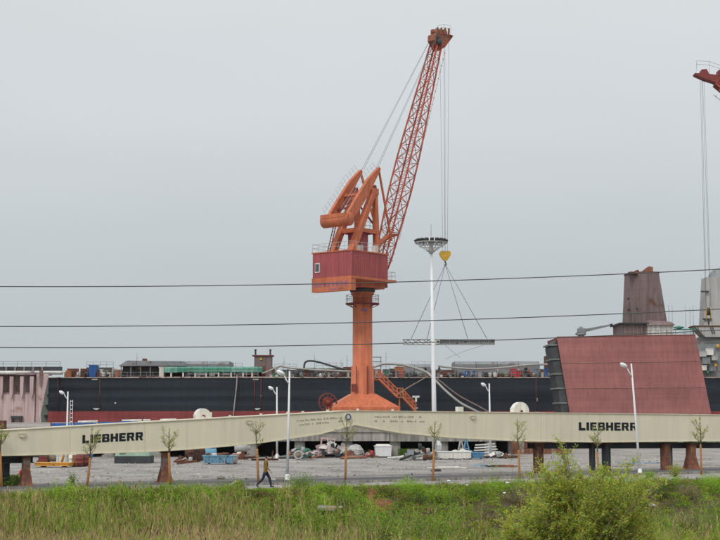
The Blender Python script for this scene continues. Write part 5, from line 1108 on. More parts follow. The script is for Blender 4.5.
part('chassis', MB().box(-1.15, 1.15, -.6, .6, .25, .6), m_dkgrey, T, True)
part('body', MB().hexa([Vector(v) for v in ((-1.3, -.65, .55), (.5, -.65, .55), (.5, .65, .55), (-1.3, .65, .55), (-1.05, -.6, 1.15), (.3, -.6, 1.05), (.3, .6, 1.05), (-1.05, .6, 1.15))]), m_pink, T, True)
part('cab_frame', MB().beam((-.8, -.5, 1.1), (-.75, -.5, 1.75), .12).beam((-.1, -.5, 1.05), (-.2, -.5, 1.65), .12).beam((-.85, -.5, 1.75), (.5, -.5, 1.62), .14).beam((-.8, .5, 1.1), (-.75, .5, 1.75), .12).beam((-.85, .5, 1.75), (.5, .5, 1.62), .14).beam((.3, -.5, 1.0), (.45, -.5, 1.6), .1).beam((-.8, -.55, 1.72), (-.8, .55, 1.72), .1).beam((.45, -.55, 1.6), (.45, .55, 1.6), .1), m_pink, T, True)
for i in range(30): part('torn_panel', MB().cbox((rr.uniform(-1.2, 1.35), rr.uniform(-.75, -.5), rr.uniform(.35, 1.3)), (rr.uniform(.3, .7), .04, rr.uniform(.2, .45)), rr.uniform(-.4, .4), rr.uniform(-.4, .4), rr.uniform(-.6, .6)), rr.choice([m_pink, m_offw, m_rustr, m_dkgrey, m_lgrey]), T, True)
for x_ in (-.8, .75): part('wheel', MB().lathe([(0, -.15), (.15, -.15), (.34, -.14), (.36, 0), (.34, .14), (0, .15)], (x_, -.6, .36), 16, 'Y'), m_dkgrey, T, True)
part('front_arm', MB().beam((.9, -.3, .6), (1.6, -.3, .95), .2).beam((1.6, -.3, .95), (1.45, -.3, .25), .16), m_offw, T, True)
# grey tarp hump, low wall, white lidded container
q = G(355, 457.6); solo('tarp_heap', MB().lump((q.x, q.y, .5), (.8, .6, .68), 16, .2, 21), m_lgrey, 'grey tarpaulin hump right of the wrecked machine', 'tarpaulin')
q = G(350, 458); solo('pallet', MB().box(q.x - .35, q.x + .35, q.y, q.y + .1, 0, .55).box(q.x - .35, q.x + .35, q.y + .3, q.y + .4, 0, .55).box(q.x - .36, q.x + .36, q.y - .02, q.y + .42, .56, .62), m_rustr, 'brown pallet standing before the grey hump', 'pallet')
beamscrap(366, 457.8, 2.2, .2, 0, m_wood, 'long tan timber lying left of the white lidded container', name='timber', cat='timber')
T = jbox('waste_container', 383, 457.6, 1.5, 1.2, .98, m_white, 'white lidded waste container in the middle of the yard', 'container', R(4), inset=.06, lid=m_white)
part('lid_top', MB().hexa([Vector(v) for v in ((-.75, -.6, .985), (.75, -.6, .985), (.75, .6, .985), (-.75, .6, .985), (-.55, -.3, 1.2), (.55, -.3, 1.2), (.55, .5, 1.2), (-.55, .5, 1.2))]), m_offw, T, True)
heap(358, 378, 458.2, 14, [m_rustm, m_blue, m_dkgrey, m_rustm, m_offw, m_red, m_stone], 'left of the white lidded container', 'small scrap left of the white container', 8, .4)
heap(393, 414, 458.2, 8, [m_red, m_offw, m_terra, m_rustm, m_yellow], 'right of the white lidded container', 'small scrap right of the white container', 15, .3)
heap(405, 436, 459.8, 60, [m_lgrey, m_dkgrey, m_offw, m_grey, m_lgrey, m_rustm, m_lgrey, m_offw], 'left of the long white trough', 'grey scrap heap left of the white trough', 5, 1.5)
T = jbox('steel_trough', 452.5, 459.5, 3.2, .9, .62, m_offw, 'long cream trough behind the stake of the young tree', 'trough', R(2), ribs=3, lid=m_white)
heap(455, 472, 458.2, 20, [m_lgrey, m_offw, m_rustm, m_lblue, m_grey], 'behind the long cream trough', 'scrap behind the trough', 6, 1.0)
q = G(461, 455.5)
for i, (px, mt, lb) in enumerate(((461, m_lgrey, 'grey'), (466.3, m_lblue, 'light blue'))):
    q = G(px, 457.6); solo('pipe_trestle', MB().beam((q.x - .4, q.y, 0), (q.x, q.y, 1.75), .12).beam((q.x + .4, q.y, 0), (q.x, q.y, 1.75), .12).beam((q.x - .22, q.y, .8), (q.x + .22, q.y, .8), .09).beam((q.x, q.y + .6, 0), (q.x, q.y, 1.7), .1), mt, lb + ' steel trestle standing behind the cream trough', 'trestle')
jbox('skip', 476, 459.3, 1.5, .9, .52, M('mid blue paint', (.10, .27, .46), .6, .2, 1, rust=.08), 'mid blue open skip right of the long cream trough', 'skip', R(-3), inset=.1, ribs=4)
q = G(487, 457.6); T = thing('steel_frame_stack', (q.x, q.y, 0), 'stack of white steel frames right of the blue skip', 'frames')
for i in range(5):
    z = .15 + i * .24
    part('frame', MB().beam((-1.25 + i * .06, 0, z), (1.15 - i * .1, 0, z + .12), .1).beam((-1.25 + i * .06, .7, z), (1.15 - i * .1, .7, z + .12), .1).beam((-.9, 0, z), (-.9, .7, z), .09).beam((.6, 0, z + .1), (.6, .7, z + .1), .09).beam((-.2, -.02, z), (.2, -.02, z + .2), .08), m_white if i % 2 else m_offw, T, True)
part('bearer', MB().box(-.9, -.75, -.1, .8, 0, .12), m_wood, T, True); part('bearer', MB().box(.5, .65, -.1, .8, 0, .2), m_wood, T, True)
heap(484, 511, 457.8, 32, [m_rustr, m_offw, m_rustm, m_rustm, m_white, m_dkgrey, m_lgrey], 'below the stacked white frames', 'scrap below the white frames', 7, .35)
q = G(437.3, 458); solo('bagged_load', MB().lump((q.x, q.y, .95), (.42, .4, .62), 14, .12, 88).lump((q.x, q.y, .3), (.5, .45, .32), 12, .1, 89), m_white, 'white bag on a bundle behind the young tree at centre', 'bag')
# boards and bars lying nearer on the gravel
for i, (px, py, ln, mt, lb) in enumerate(((447, 468.6, 2.8, m_offw, 'long white'), (469, 468.2, 2.6, m_lgrey, 'long grey'), (480, 467, 1.5, m_lblue, 'light blue'), (497, 467, 1.8, m_dkgrey, 'dark grey'), (505.5, 467, 1.7, m_rustr, 'reddish'), (436, 471.5, .7, m_dkgrey, 'short dark'))):
    q = G(px, py); solo('board', MB().cbox((q.x, q.y, .06), (ln, .22, .09), R(2 * i - 4)).cbox((q.x, q.y + .25, .05), (ln * .8, .16, .07), R(4 - i)).cbox((q.x + .1, q.y + .12, .13), (ln * .6, .3, .05), R(i)), mt, lb + ' boards lying flat on the gravel behind the road', 'boards', 'boards on the gravel')
for i, (px, py) in enumerate(((632, 463.3), (650, 463.1))):
    q = G(px, py); solo('strapping', MB().path([(q.x - 1.1, q.y, .03), (q.x - .4, q.y + .1, .03), (q.x + .3, q.y - .08, .03), (q.x + 1.0, q.y + .05, .03)], .04, 6), m_lblue, ('left', 'right')[i] + ' light blue strap on the ground under the right girder', 'strap')
heap(232, 254, 458.5, 12, [m_rustm, m_offw, m_terra, m_lgrey, m_wood], 'around the rusty winch', 'scrap around the rusty winch', 41, .25)
heap(176, 200, 462.5, 10, [m_rustr, m_offw, m_rustm, m_lgrey], 'beside the upright rusty reel', 'scrap beside the rusty reel', 42, .25)
heap(40, 92, 462.5, 18, [m_rustm, m_dkgrey, m_wood, m_ora, m_offw, m_dkred], 'behind the orange tray and drums', 'scrap behind the orange tray', 43, .5)
heap(342, 360, 458.4, 9, [m_rustr, m_lgrey, m_wood, m_rustm], 'right of the wrecked machine', 'scrap right of the wrecked machine', 44, .4)
q = G(20.5, 479.5); T = thing('hydrant', (q.x, q.y, 0), 'small red hydrant between the stands at the left edge', 'hydrant')
part('body', MB().lathe([(.13, 0), (.13, .06), (.08, .08), (.08, .42), (.1, .44), (.09, .52), (.03, .58), (0, .58)], (0, 0, 0), 12), m_red, T, True)
for s_ in (-1, 1): part('outlet', MB().tube((0, 0, .33), (s_ * .16, 0, .33), .05, n=8), m_red, T, True)
# blue hoarding, white pipes behind the left girder (on the quay edge)
T = thing('hoarding', (P(75, 420, 137).x, 137, PZ), 'blue site hoarding on the quay behind the left girder', 'fence')
for i, (x0, x1, yt, mt) in enumerate(((51.5, 74, 423.2, m_blue), (74.3, 96, 422.8, m_blue), (99, 117, 421.8, m_blue), (119, 138, 421.2, m_blue), (143, 158, 420.7, m_lblue))):
    a, b_ = P(x0, yt, 137), P(x1, yt, 137); part('hoarding_panel', MB().box(a.x, b_.x, 137 + .03 * i, 137.06 + .03 * i, PZ + .02, a.z), mt, T)
    part('post', MB().box(a.x - .12, a.x - .02, 137.05, 137.2, PZ, a.z + .15), m_dkred, T)
for i, (x0, x1, y) in enumerate(((78, 98, 422.0), (122, 150, 420.9), (160, 176, 420.2))):
    a, b_ = P(x0, y, 139), P(x1, y, 139); g = MB().tube((a.x, 139, a.z), (b_.x, 139.2, a.z + .05), .12, n=8)
    for q in (a.x + .4, b_.x - .4): g.box(q - .06, q + .06, 138.95, 139.1, PZ, a.z)
    solo('pipe_rack', g, m_offw, ('left', 'middle', 'right')[i] + ' white pipe on stands above the blue hoarding', 'pipe', 'white pipes above the hoarding')
q = G(0, 430); T = thing('rusty_bracket', (*gp(1.5, 430).xy, 0), 'dark rusty bracket post rising behind the left girder edge', 'post')
T.location = (*P(0, 425, 90).xy, 0)
part('post', MB().box(-.35, .35, 0, .3, 0, P(0, 420.5, 90).z), m_rustm, T, True)
# lying weeds heap far right, walls
# ---------------------------------------------------------------- litter: slab and stones on the bank
def bankpt(px, py):       # where the sight line meets the ground
    fx = (px - 360) / F; fy = (270 - py) / F; dv = Vector((fx, ct - fy * st, st + fy * ct)); t_ = 30.0
    while t_ < 130:
        p = Vector((0, 0, CAMZ)) + dv * t_
        if p.z < float(ground(p.x, p.y)): break
        t_ += .1
    return p
q = bankpt(327, 519); g = MB().cbox((q.x, q.y - .2, q.z + .55), (.85, .5, .12), R(-8), R(10), R(4)); solo('concrete_slab', g, m_conc, 'small broken concrete slab lying in the weeds', 'slab')
for i, (px, py, s_, mt) in enumerate(((332, 521, .17, m_terra), (340.5, 519, .11, m_stone), (448.5, 492, .1, m_white), (507, 494, .1, m_white), (504, 504, .08, m_white), (651, 516.5, .2, m_stone), (467, 496, .07, m_white))):
    q = bankpt(px, py); solo('rubble_stone', MB().lump((q.x, q.y - .25, q.z + .55 + s_ * .3), (s_, s_ * .8, s_ * .6), 9, .25, 300 + i), mt, 'pale piece of rubble lying on the weedy bank', 'rubble', 'rubble on the bank')
# bare red earth patches
m_red_e = M('red clay soil', (.26, .095, .06), .95, .35, 2.0, bump=.5, bscale=6)
for i, (px, py, rx, ry, sd_) in enumerate(((381, 508, .75, .8, 1), (371, 495, .4, .9, 2))):
    c = bankpt(px, py); rr = random.Random(sd_); g = MB(); rings = 5; nn = 22; vs = [(c.x, c.y, float(ground(c.x, c.y)) + .2)]
    base = [(rr.uniform(.75, 1.1)) for _ in range(nn)]
    for r_ in range(1, rings + 1):
        for j in range(nn):
            a_ = 2 * math.pi * j / nn; x_ = c.x + math.cos(a_) * rx * base[j] * r_ / rings; y_ = c.y + math.sin(a_) * ry * base[j] * r_ / rings; vs.append((x_, y_, float(ground(x_, y_)) + .2 * (1 - (r_ / rings) ** 2) - .02 + rr.uniform(-.09, .09)))
    fs = [(0, 1 + j, 1 + (j + 1) % nn) for j in range(nn)] + [(1 + (r_ - 1) * nn + j, 1 + r_ * nn + j, 1 + r_ * nn + (j + 1) % nn, 1 + (r_ - 1) * nn + (j + 1) % nn) for r_ in range(1, rings) for j in range(nn)]
    g._add(vs, fs, True); o = solo('earth_mound', g, m_red_e, kind='structure')

# ================================================================ VEGETATION
def leafquads(cen, dirs, ln, wd):
    """diamond leaves: centres (N,3), unit directions (N,3), lengths, widths"""
    N = len(cen); r_ = rng.normal(size=(N, 3)); s_ = np.cross(dirs, r_); s_ /= np.linalg.norm(s_, axis=1, keepdims=True) + 1e-9
    ln = np.broadcast_to(ln, N)[:, None]; wd = np.broadcast_to(wd, N)[:, None]
    a = cen - dirs * ln / 2; b_ = cen + dirs * ln / 2; m_ = cen + dirs * ln * .08
    return np.stack([a, m_ + s_ * wd / 2, b_, m_ - s_ * wd / 2], 1)
def udir(N, up=.3):
    v = rng.normal(size=(N, 3)); v[:, 2] = v[:, 2] * .7 + up; return v / np.linalg.norm(v, axis=1, keepdims=True)
def leafcol(N, base, var=.3, hue=.25):
    base = np.asarray(base, float); k_ = 1 + rng.uniform(-var, var, (N, 1)); c = base * k_; c[:, 0] *= 1 + rng.uniform(-hue, hue, N); c[:, 2] *= 1 + rng.uniform(-hue, hue, N); return c
def place_colored(name, V, cols, mat, parent=None, org=None):
    V = V.copy()
    if org is not None: V -= np.asarray(org, float)
    o = bpy.data.objects.new(name, colored(name, V, 4, cols, mat)); C.objects.link(o)
    if parent: o.parent = parent
    return o

# ---- loose gravel and chips strewn over the yard
NG = 12000; gd_ = rng.uniform(78, 134, NG); gx = (rng.uniform(-40, 760, NG) - 360) / F * gd_; ok = gd_ > gline(gx) - .3; gx, gd_ = gx[ok], gd_[ok]; NG = len(gx)
cl = hashn(gx * .35, gd_ * .5); ok = rng.random(NG) < .35 + .5 * cl; gx, gd_ = gx[ok], gd_[ok]; NG = len(gx)
sz = rng.uniform(.015, .065, NG) * rng.choice([1, 1, 1, 1.8], NG); ctr = np.stack([gx, gd_, sz * .35], 1); tv = []
for k_ in range(4):                          # little faceted chips: four leaning faces each
    a_ = rng.uniform(0, 6.28, NG) if k_ == 0 else a_ + 1.5708
    p0 = ctr + np.stack([np.cos(a_) * sz, np.sin(a_) * sz, -sz * .4], 1); p1 = ctr + np.stack([np.cos(a_ + 1.57) * sz, np.sin(a_ + 1.57) * sz, -sz * .4], 1); tp_ = ctr + np.stack([0 * sz, 0 * sz, sz * .45], 1)
    tv.append(np.stack([p0, p1, tp_ + (p1 - p0) * .05, tp_ - (p1 - p0) * .05], 1))
gc = np.array([(.36, .34, .31), (.25, .24, .23), (.5, .48, .44), (.27, .25, .23), (.16, .155, .15)])[rng.integers(0, 5, NG)]
V_ = np.concatenate(tv); o = bpy.data.objects.new('gravel', colored('gravel', V_, 4, np.tile(gc, (4, 1)), M('gravel chips', (.3, .3, .3), .9, attr=True))); C.objects.link(o); o['kind'] = 'stuff'; o['label'] = 'loose gravel and chips strewn over the yard'; o['category'] = 'gravel'

# ---- young street trees, trunks wrapped in straw rope
def young_tree(px, py, ytop, ywrap, label, seed, lush=1.0, d=None, wrapr=.07, leafbase=(.38, .42, .11)):
    rr = random.Random(seed); q = G(px, py)
    if d: q = Vector(((px - 360) / F * d, d, 0))
    zt = P(px, ytop, q.y).z; zw = P(px, ywrap, q.y).z
    T = thing('young_tree', (q.x, q.y, 0), label, 'tree', 'young trees along the road'); ln = rr.uniform(-.16, .16)
    st_ = MB().path([(0, 0, 0), (ln * .5, 0, zw * .5), (ln, 0, zw)], [wrapr, wrapr * .92, wrapr * .85], 9)
    for i in range(int(zw / .09)): z_ = .05 + i * .09; st_.ring((ln * z_ / zw, 0, z_), wrapr * .97, .012, 9, 'Z', 4)
    part('rope_wrapping', st_, m_wrap, T, True)
    g = MB(); L0 = Vector((ln, 0, zw - .05)); tips = []
    top = Vector((ln + rr.uniform(-.1, .1), rr.uniform(-.1, .1), zt - .1))
    stem = [L0, L0.lerp(top, .35) + Vector((rr.uniform(-.04, .04), 0, 0)), L0.lerp(top, .7), top]; g.path(stem, [.045, .034, .022, .008], 6)
    pts = [(stem[2].lerp(stem[3], rr.random()), .05) for _ in range(6)]
    for i in range(9):
        s0 = L0.lerp(top, rr.uniform(.05, .6)); a_ = rr.uniform(0, 6.28); l_ = (zt - zw) * rr.uniform(.25, .5); e = s0 + Vector((math.cos(a_) * l_ * .72, math.sin(a_) * l_ * .72, l_ * .8)); m_ = s0.lerp(e, .45) + Vector((math.cos(a_) * .05, math.sin(a_) * .05, -.03))
        g.path([s0, m_, e], [.022, .015, .006], 5)
        for f_ in (.45, .6, .75, .9, 1.0): pts.append((s0.lerp(e, f_), .1))
        for _ in range(2):
            s1 = m_.lerp(e, rr.uniform(0, .7)); e1 = s1 + Vector((rr.uniform(-.25, .25), rr.uniform(-.25, .25), rr.uniform(.1, .3))); g.path([s1, e1], [.01, .004], 4); pts += [(s1.lerp(e1, .6), .07), (e1, .07)]
    part('branches', g, m_bark, T, True)
    cen = []
    for p_, s_ in pts:
        k_ = max(1, int(rr.randint(2, 8) * lush * 1.3)); cen += [np.array(p_) + rng.normal(size=3) * s_ * .7 for _ in range(k_)]
    cen = np.array(cen); N = len(cen); place_colored('foliage', leafquads(cen, udir(N, .2), rng.uniform(.05, .10, N), rng.uniform(.025, .045, N)), leafcol(N, leafbase, .3), m_leaf, T)
    return T
young_tree(1.5, 488, 420, 452, 'young tree cut by the left edge of the view', 1, 1.6)
young_tree(87, 487.5, 424, 458, 'young tree in front of the left girder lettering', 2, .8)
young_tree(170, 485.5, 425.5, 453, 'young tree standing before the grey flared stand', 3, .9)
young_tree(258.3, 484, 419, 449, 'young tree directly left of the walking person', 4, .5)
young_tree(345.3, 482, 413, 447, 'young tree below the round emblem of the girder', 5, .6)
young_tree(432.7, 481, 420, 449.5, 'young tree in line with the floodlight mast', 6, .6)
young_tree(519.8, 479, 414.5, 450, 'young tree below the right white drum', 7, .9)
young_tree(599, 477, 421, 452, 'young tree in front of the right girder lettering', 8, .9)
young_tree(701.5, 475, 413, 444.5, 'young tree near the right edge before the flared stand', 9, 1.5)

# ---- willow bush in the foreground
def willow(px, d, lobes, label, seed, nstem, nleaf, base):
    rr = random.Random(seed); x = (px - 360) / F * d; zg = float(ground(x, d)); T = thing('willow_bush', (x, d, zg), label, 'bush')
    g = MB(); cen = []; dr = []
    for (lpx, lpy, wgt, spread) in lobes:
        tgt = P(lpx, lpy, d + rr.uniform(-.8, .8)) - Vector((x, d, zg))
        for i in range(max(2, int(nstem * wgt))):
            e = tgt + Vector((rr.gauss(0, spread), rr.gauss(0, spread), -abs(rr.gauss(0, spread * .9)))); s0 = Vector((rr.uniform(-.35, .35), rr.uniform(-.35, .35), 0)); m_ = s0.lerp(e, .5) + Vector((e.x * -.1 + rr.uniform(-.12, .12), rr.uniform(-.15, .15), e.z * .08))
            pts = [s0, s0.lerp(m_, .5) + Vector((0, 0, .1)), m_, m_.lerp(e, .5) + Vector((0, 0, .08)), e]; g.path(pts, [.035, .028, .02, .012, .004], 5)
            for k_ in range(14):      # side twigs
                f_ = rr.uniform(.42, 1.0); ii = min(3, int(f_ * 4)); b0 = pts[ii].lerp(pts[ii + 1], f_ * 4 - ii); l_ = rr.uniform(.25, .75) * (1.25 - f_ * .5); dv = Vector((rr.uniform(-1, 1), rr.uniform(-1, 1), rr.uniform(.1, 1.0))).normalized(); b1 = b0 + dv * l_; g.path([b0, b0.lerp(b1, .5) + Vector((0, 0, .03)), b1], [.009, .006, .002], 4)
                nlv = nleaf; t_ = rng.uniform(.05, 1.05, nlv)[:, None]; bb0, bb1 = np.array(b0), np.array(b1)
                cen.append(bb0 + (bb1 - bb0) * t_ + rng.normal(size=(nlv, 3)) * .05); dd = np.array(dv) * .8 + rng.normal(size=(nlv, 3)) * .6 + np.array([0, 0, -.15]); dr.append(dd / np.linalg.norm(dd, axis=1, keepdims=True))
    part('stems', g, m_bark, T, True); cen = np.concatenate(cen); dr = np.concatenate(dr); N = len(cen)
    cols = leafcol(N, base, .35, .25); yel = rng.random(N) < .18; cols[yel] = leafcol(int(yel.sum()), (.56, .50, .11), .3)
    place_colored('foliage', leafquads(cen, dr, rng.uniform(.08, .15, N), rng.uniform(.022, .040, N)), cols, m_leaf, T); return T
lob = [(563, 442, .3, .14), (556, 463, .7, .36), (582, 464, .9, .4), (606, 463, .7, .32), (622, 470, .6, .3), (543, 468, .5, .28), (640, 478, .5, .28), (603, 486, .9, .38), (575, 492, 1.0, .42), (545, 478, .7, .32), (535, 500, .9, .4), (519, 512, 1.1, .42), (560, 515, 1.0, .45), (590, 512, 1.0, .45), (622, 492, .7, .3), (632, 505, .8, .3), (612, 520, 1.0, .4), (522, 530, 1.1, .42), (645, 488, .4, .2), (575, 530, 1.0, .45), (640, 526, .8, .36), (548, 528, .9, .45), (655, 512, .4, .25), (508, 528, .5, .25)]
willow(578, 47, lob, 'large feathery green willow bush in the right foreground', 31, 10, 28, (.47, .56, .10))

# ---- shrubs on the bank, each its own
def shrub(px, py, wpx, hpx, base, label, seed, nl=900, dry=False, d=None, leaf=(.06, .11)):
    if d: q = Vector(((px - 360) / F * d, d, 0)); q.z = float(ground(q.x, d))
    else: q = bankpt(px, py)
    s_ = F / q.y; w_, h_ = wpx / s_, hpx / s_; rr = random.Random(seed); T = thing('shrub', q, label, 'shrub', 'shrubs on the bank')
    g = MB(); tips = []
    for i in range(16):
        a_ = rr.uniform(0, 6.28); r_ = w_ / 2 * math.sqrt(rr.random()); e = Vector((math.cos(a_) * r_, math.sin(a_) * r_ * .8, h_ * rr.uniform(.55, 1.0) * (1 - .45 * (r_ / (w_ / 2)) ** 2))); s0 = Vector((e.x * .2, e.y * .2, 0)); m_ = s0.lerp(e, .5) + Vector((0, 0, h_ * .1)); g.path([s0, m_, e], [.018, .012, .004], 5); tips.append((s0, m_, e))
        if dry:
            for _ in range(9): b0 = m_.lerp(e, rr.random()); g.path([b0, b0 + Vector((rr.uniform(-.25, .25), rr.uniform(-.25, .25), rr.uniform(-.05, .25)))], [.007, .002], 4)
    part('stems', g, m_wood if dry else m_bark, T, True)
    cen = []
    for i in range(nl):
        s0, m_, e = tips[rr.randrange(len(tips))]; f_ = rr.uniform(.15, 1.05); p_ = s0.lerp(m_, f_ * 2) if f_ < .5 else m_.lerp(e, f_ * 2 - 1); cen.append(np.array(p_) + rng.normal(size=3) * (.05 + .09 * w_))
    cen = np.array(cen); cen[:, 2] = np.maximum(cen[:, 2], .03)
    place_colored('foliage', leafquads(cen, udir(nl, .25), rng.uniform(*leaf, nl), rng.uniform(leaf[0] * .45, leaf[1] * .5, nl)), leafcol(nl, base, .35), m_leaf, T); return T
GRN, LUSH, YEL, DRY, DKG = (.205, .345, .045), (.29, .46, .05), (.39, .42, .06), (.33, .25, .17), (.115, .185, .035)
shrub(672, 479, 18, 15, YEL, 'rounded yellow green shrub at the roadside right of the street lamp', 1, 700, d=88.5)
shrub(646, 481, 11, 9, LUSH, 'small bright green shrub at the foot of the front street lamp', 2, 450, d=86)
shrub(690, 500, 30, 22, DRY, 'brown twiggy dry shrub on the bank at the right edge', 3, 450, True)
shrub(660, 500, 30, 24, DKG, 'dark green shrub left of the brown twiggy one', 4, 900)
shrub(690, 533, 50, 28, DRY, 'wide dry brown shrub low on the bank at right', 5, 500, True)
shrub(665, 536, 42, 26, LUSH, 'bright green shrub low on the bank beside the willow', 6, 1000)
shrub(712, 536, 30, 30, GRN, 'green shrub at the lower right corner', 7, 800)
shrub(300, 491, 34, 16, GRN, 'broad green shrub below the tall bank lamp', 8, 1100); shrub(318, 500, 26, 16, LUSH, 'bright green shrub right below the broad shrub', 9, 800)
shrub(239, 491, 14, 12, GRN, 'small green shrub left of the walking person', 10, 500)
shrub(440, 504, 34, 24, LUSH, 'lush green shrub on the bank below the floodlight mast', 11, 900); shrub(415, 506, 26, 16, DKG, 'dark green shrub beside the bare red earth', 12, 700)
shrub(520, 506, 36, 22, DRY, 'purplish dry brush on the bank left of the willow', 13, 500, True); shrub(474, 498, 30, 16, GRN, 'green shrub on the bank edge left of the dry brush', 14, 900)
shrub(372, 543, 80, 40, LUSH, 'wide lush green shrub at the bottom centre', 15, 3200); shrub(437, 542, 70, 36, LUSH, 'wide green shrub at the bottom right of centre', 16, 2800); shrub(318, 540, 46, 34, LUSH, 'lush green shrub at the bottom left of the centre shrub', 20, 1700); shrub(345, 512, 34, 22, GRN, 'green shrub right of the broken concrete slab', 21, 1100); shrub(480, 540, 40, 22, YEL, 'yellowish shrub at the bottom left of the willow', 17, 900)
shrub(20, 482, 26, 10, LUSH, 'low bright green shrub between the stands at the left edge', 18, 500, d=78.5)
shrub(72, 489, 8, 22, GRN, 'thin upright green weed left of the first young tree', 19, 260)

# ---- weeds, grass and reeds: ground cover
def scatter(N, ulo, uhi, pxlo=-30, pxhi=750):
    out_ = []
    while len(out_) < N:
        d_ = rng.uniform(40, 97, N); px = rng.uniform(pxlo, pxhi, N); X = (px - 360) / F * d_; u = d_ - bline(X); ok = (u > ulo) & (u < uhi)
        out_ += list(zip(X[ok], d_[ok], px[ok], u[ok]))
    a_ = np.array(out_[:N]); return a_[:, 0], a_[:, 1], a_[:, 2], a_[:, 3]
PAL = np.array([GRN, LUSH, YEL, DKG, (.26, .20, .09), (.25, .27, .055)])
def weeds(name, N, ulo, uhi, label, hlo, hhi, leaves, wts, pxlo=-140, pxhi=860, lsz=(.07, .14), rad=.3):
    X, Y, px, u = scatter(N, ulo, uhi, pxlo, pxhi); Z = ground(X, Y); clus = hashn(X * 1.3 + 5, Y * 1.1)
    cl2 = hashn(X * 3.1 + 2, Y * 2.3 + 7); h_ = (hlo + (hhi - hlo) * rng.random(N) ** 1.5) * (.75 + .4 * clus + .75 * np.clip(cl2, -.3, 1)); h_ = np.where((np.abs(px - 264) < 20) & (u > -2.6), h_ * .3, h_); W = np.array(wts, float)
    kind = rng.choice(len(PAL), N, p=W / W.sum()); kind = np.where(clus > .45, 1, np.where(clus < -.55, rng.choice([3, 4, 5], N), kind))
    M_ = N * leaves; idx = np.repeat(np.arange(N), leaves); r_ = rad * np.sqrt(rng.random(M_)) * (1 + .5 * rng.random(M_)); a_ = rng.uniform(0, 6.283, M_); zz = rng.random(M_) ** .8
    cen = np.stack([X[idx] + np.cos(a_) * r_ * (1.1 - .6 * zz), Y[idx] + np.sin(a_) * r_ * (1.1 - .6 * zz), Z[idx] + zz * h_[idx] * (1 - .4 * (r_ / (rad * 1.5)) ** 2) + .03], 1)
    cols = PAL[kind[idx]] * (1 + rng.uniform(-.35, .35, (M_, 1))) * (1 + .25 * np.sin(idx * 12.9898)[:, None]) * (1 + .25 * cl2[idx])[:, None]; cols[:, 0] *= 1 + rng.uniform(-.2, .25, M_)
    o = place_colored(name, leafquads(cen, udir(M_, .35), rng.uniform(lsz[0], lsz[1], M_), rng.uniform(lsz[0] * .3, lsz[1] * .42, M_)), cols, m_leaf); o['kind'] = 'stuff'; o['label'] = label; o['category'] = 'weeds'; return o
weeds('bank_weeds', 4600, -1.6, 1.0, 'green weeds along the top of the bank', .12, .52, 34, (5, 6, 3, 1, 1, 2), lsz=(.05, .11), rad=.24)
weeds('verge_weeds', 900, .6, 2.6, 'sparse low weeds on the verge beside the road', .04, .16, 22, (4, 4, 2, 1, 1, 2), lsz=(.04, .09), rad=.2)
weeds('slope_weeds', 4300, -8.8, -.6, 'mixed green weeds covering the bank slope', .2, .75, 36, (4, 5, 3, 1, 1, 3), 280, 860, lsz=(.06, .13), rad=.32)
weeds('slope_weeds', 4600, -4.2, -.2, 'sparse green weeds among the reeds', .25, .75, 34, (5, 6, 2, 1, 1, 2), -140, 350, lsz=(.06, .13), rad=.28)
weeds('marsh_weeds', 1200, -20, -8.5, 'green weeds at the foot of the bank', .5, 1.2, 40, (4, 5, 3, 1, 1, 3), 320, 860, lsz=(.07, .15), rad=.4)
X0, X1 = P(398, 450, 127).x, P(424, 450, 127).x
def patch(name, x0, x1, y0, y1, N, h_, label):
    X = rng.uniform(x0, x1, N); Y = rng.uniform(y0, y1, N); z = rng.random(N) * h_; cen = np.stack([X, Y, z], 1); o = place_colored(name, leafquads(cen, udir(N, .8), rng.uniform(.15, .3, N), .05), leafcol(N, (.12, .19, .04), .4), m_leaf); o['kind'] = 'stuff'; o['label'] = label; o['category'] = 'weeds'
patch('quay_weeds', X0, X1, 125.4, 127.7, 1500, .8, 'green weeds at the foot of the quay')
patch('quay_weeds', P(640, 450, 168).x, P(745, 450, 168).x, 164, 170, 2200, .7, 'green weeds far behind the right girder')
patch('road_weeds', P(2, 480, 78).x, P(22, 480, 78).x, 76, 80, 900, .5, 'low weeds between the left stands')
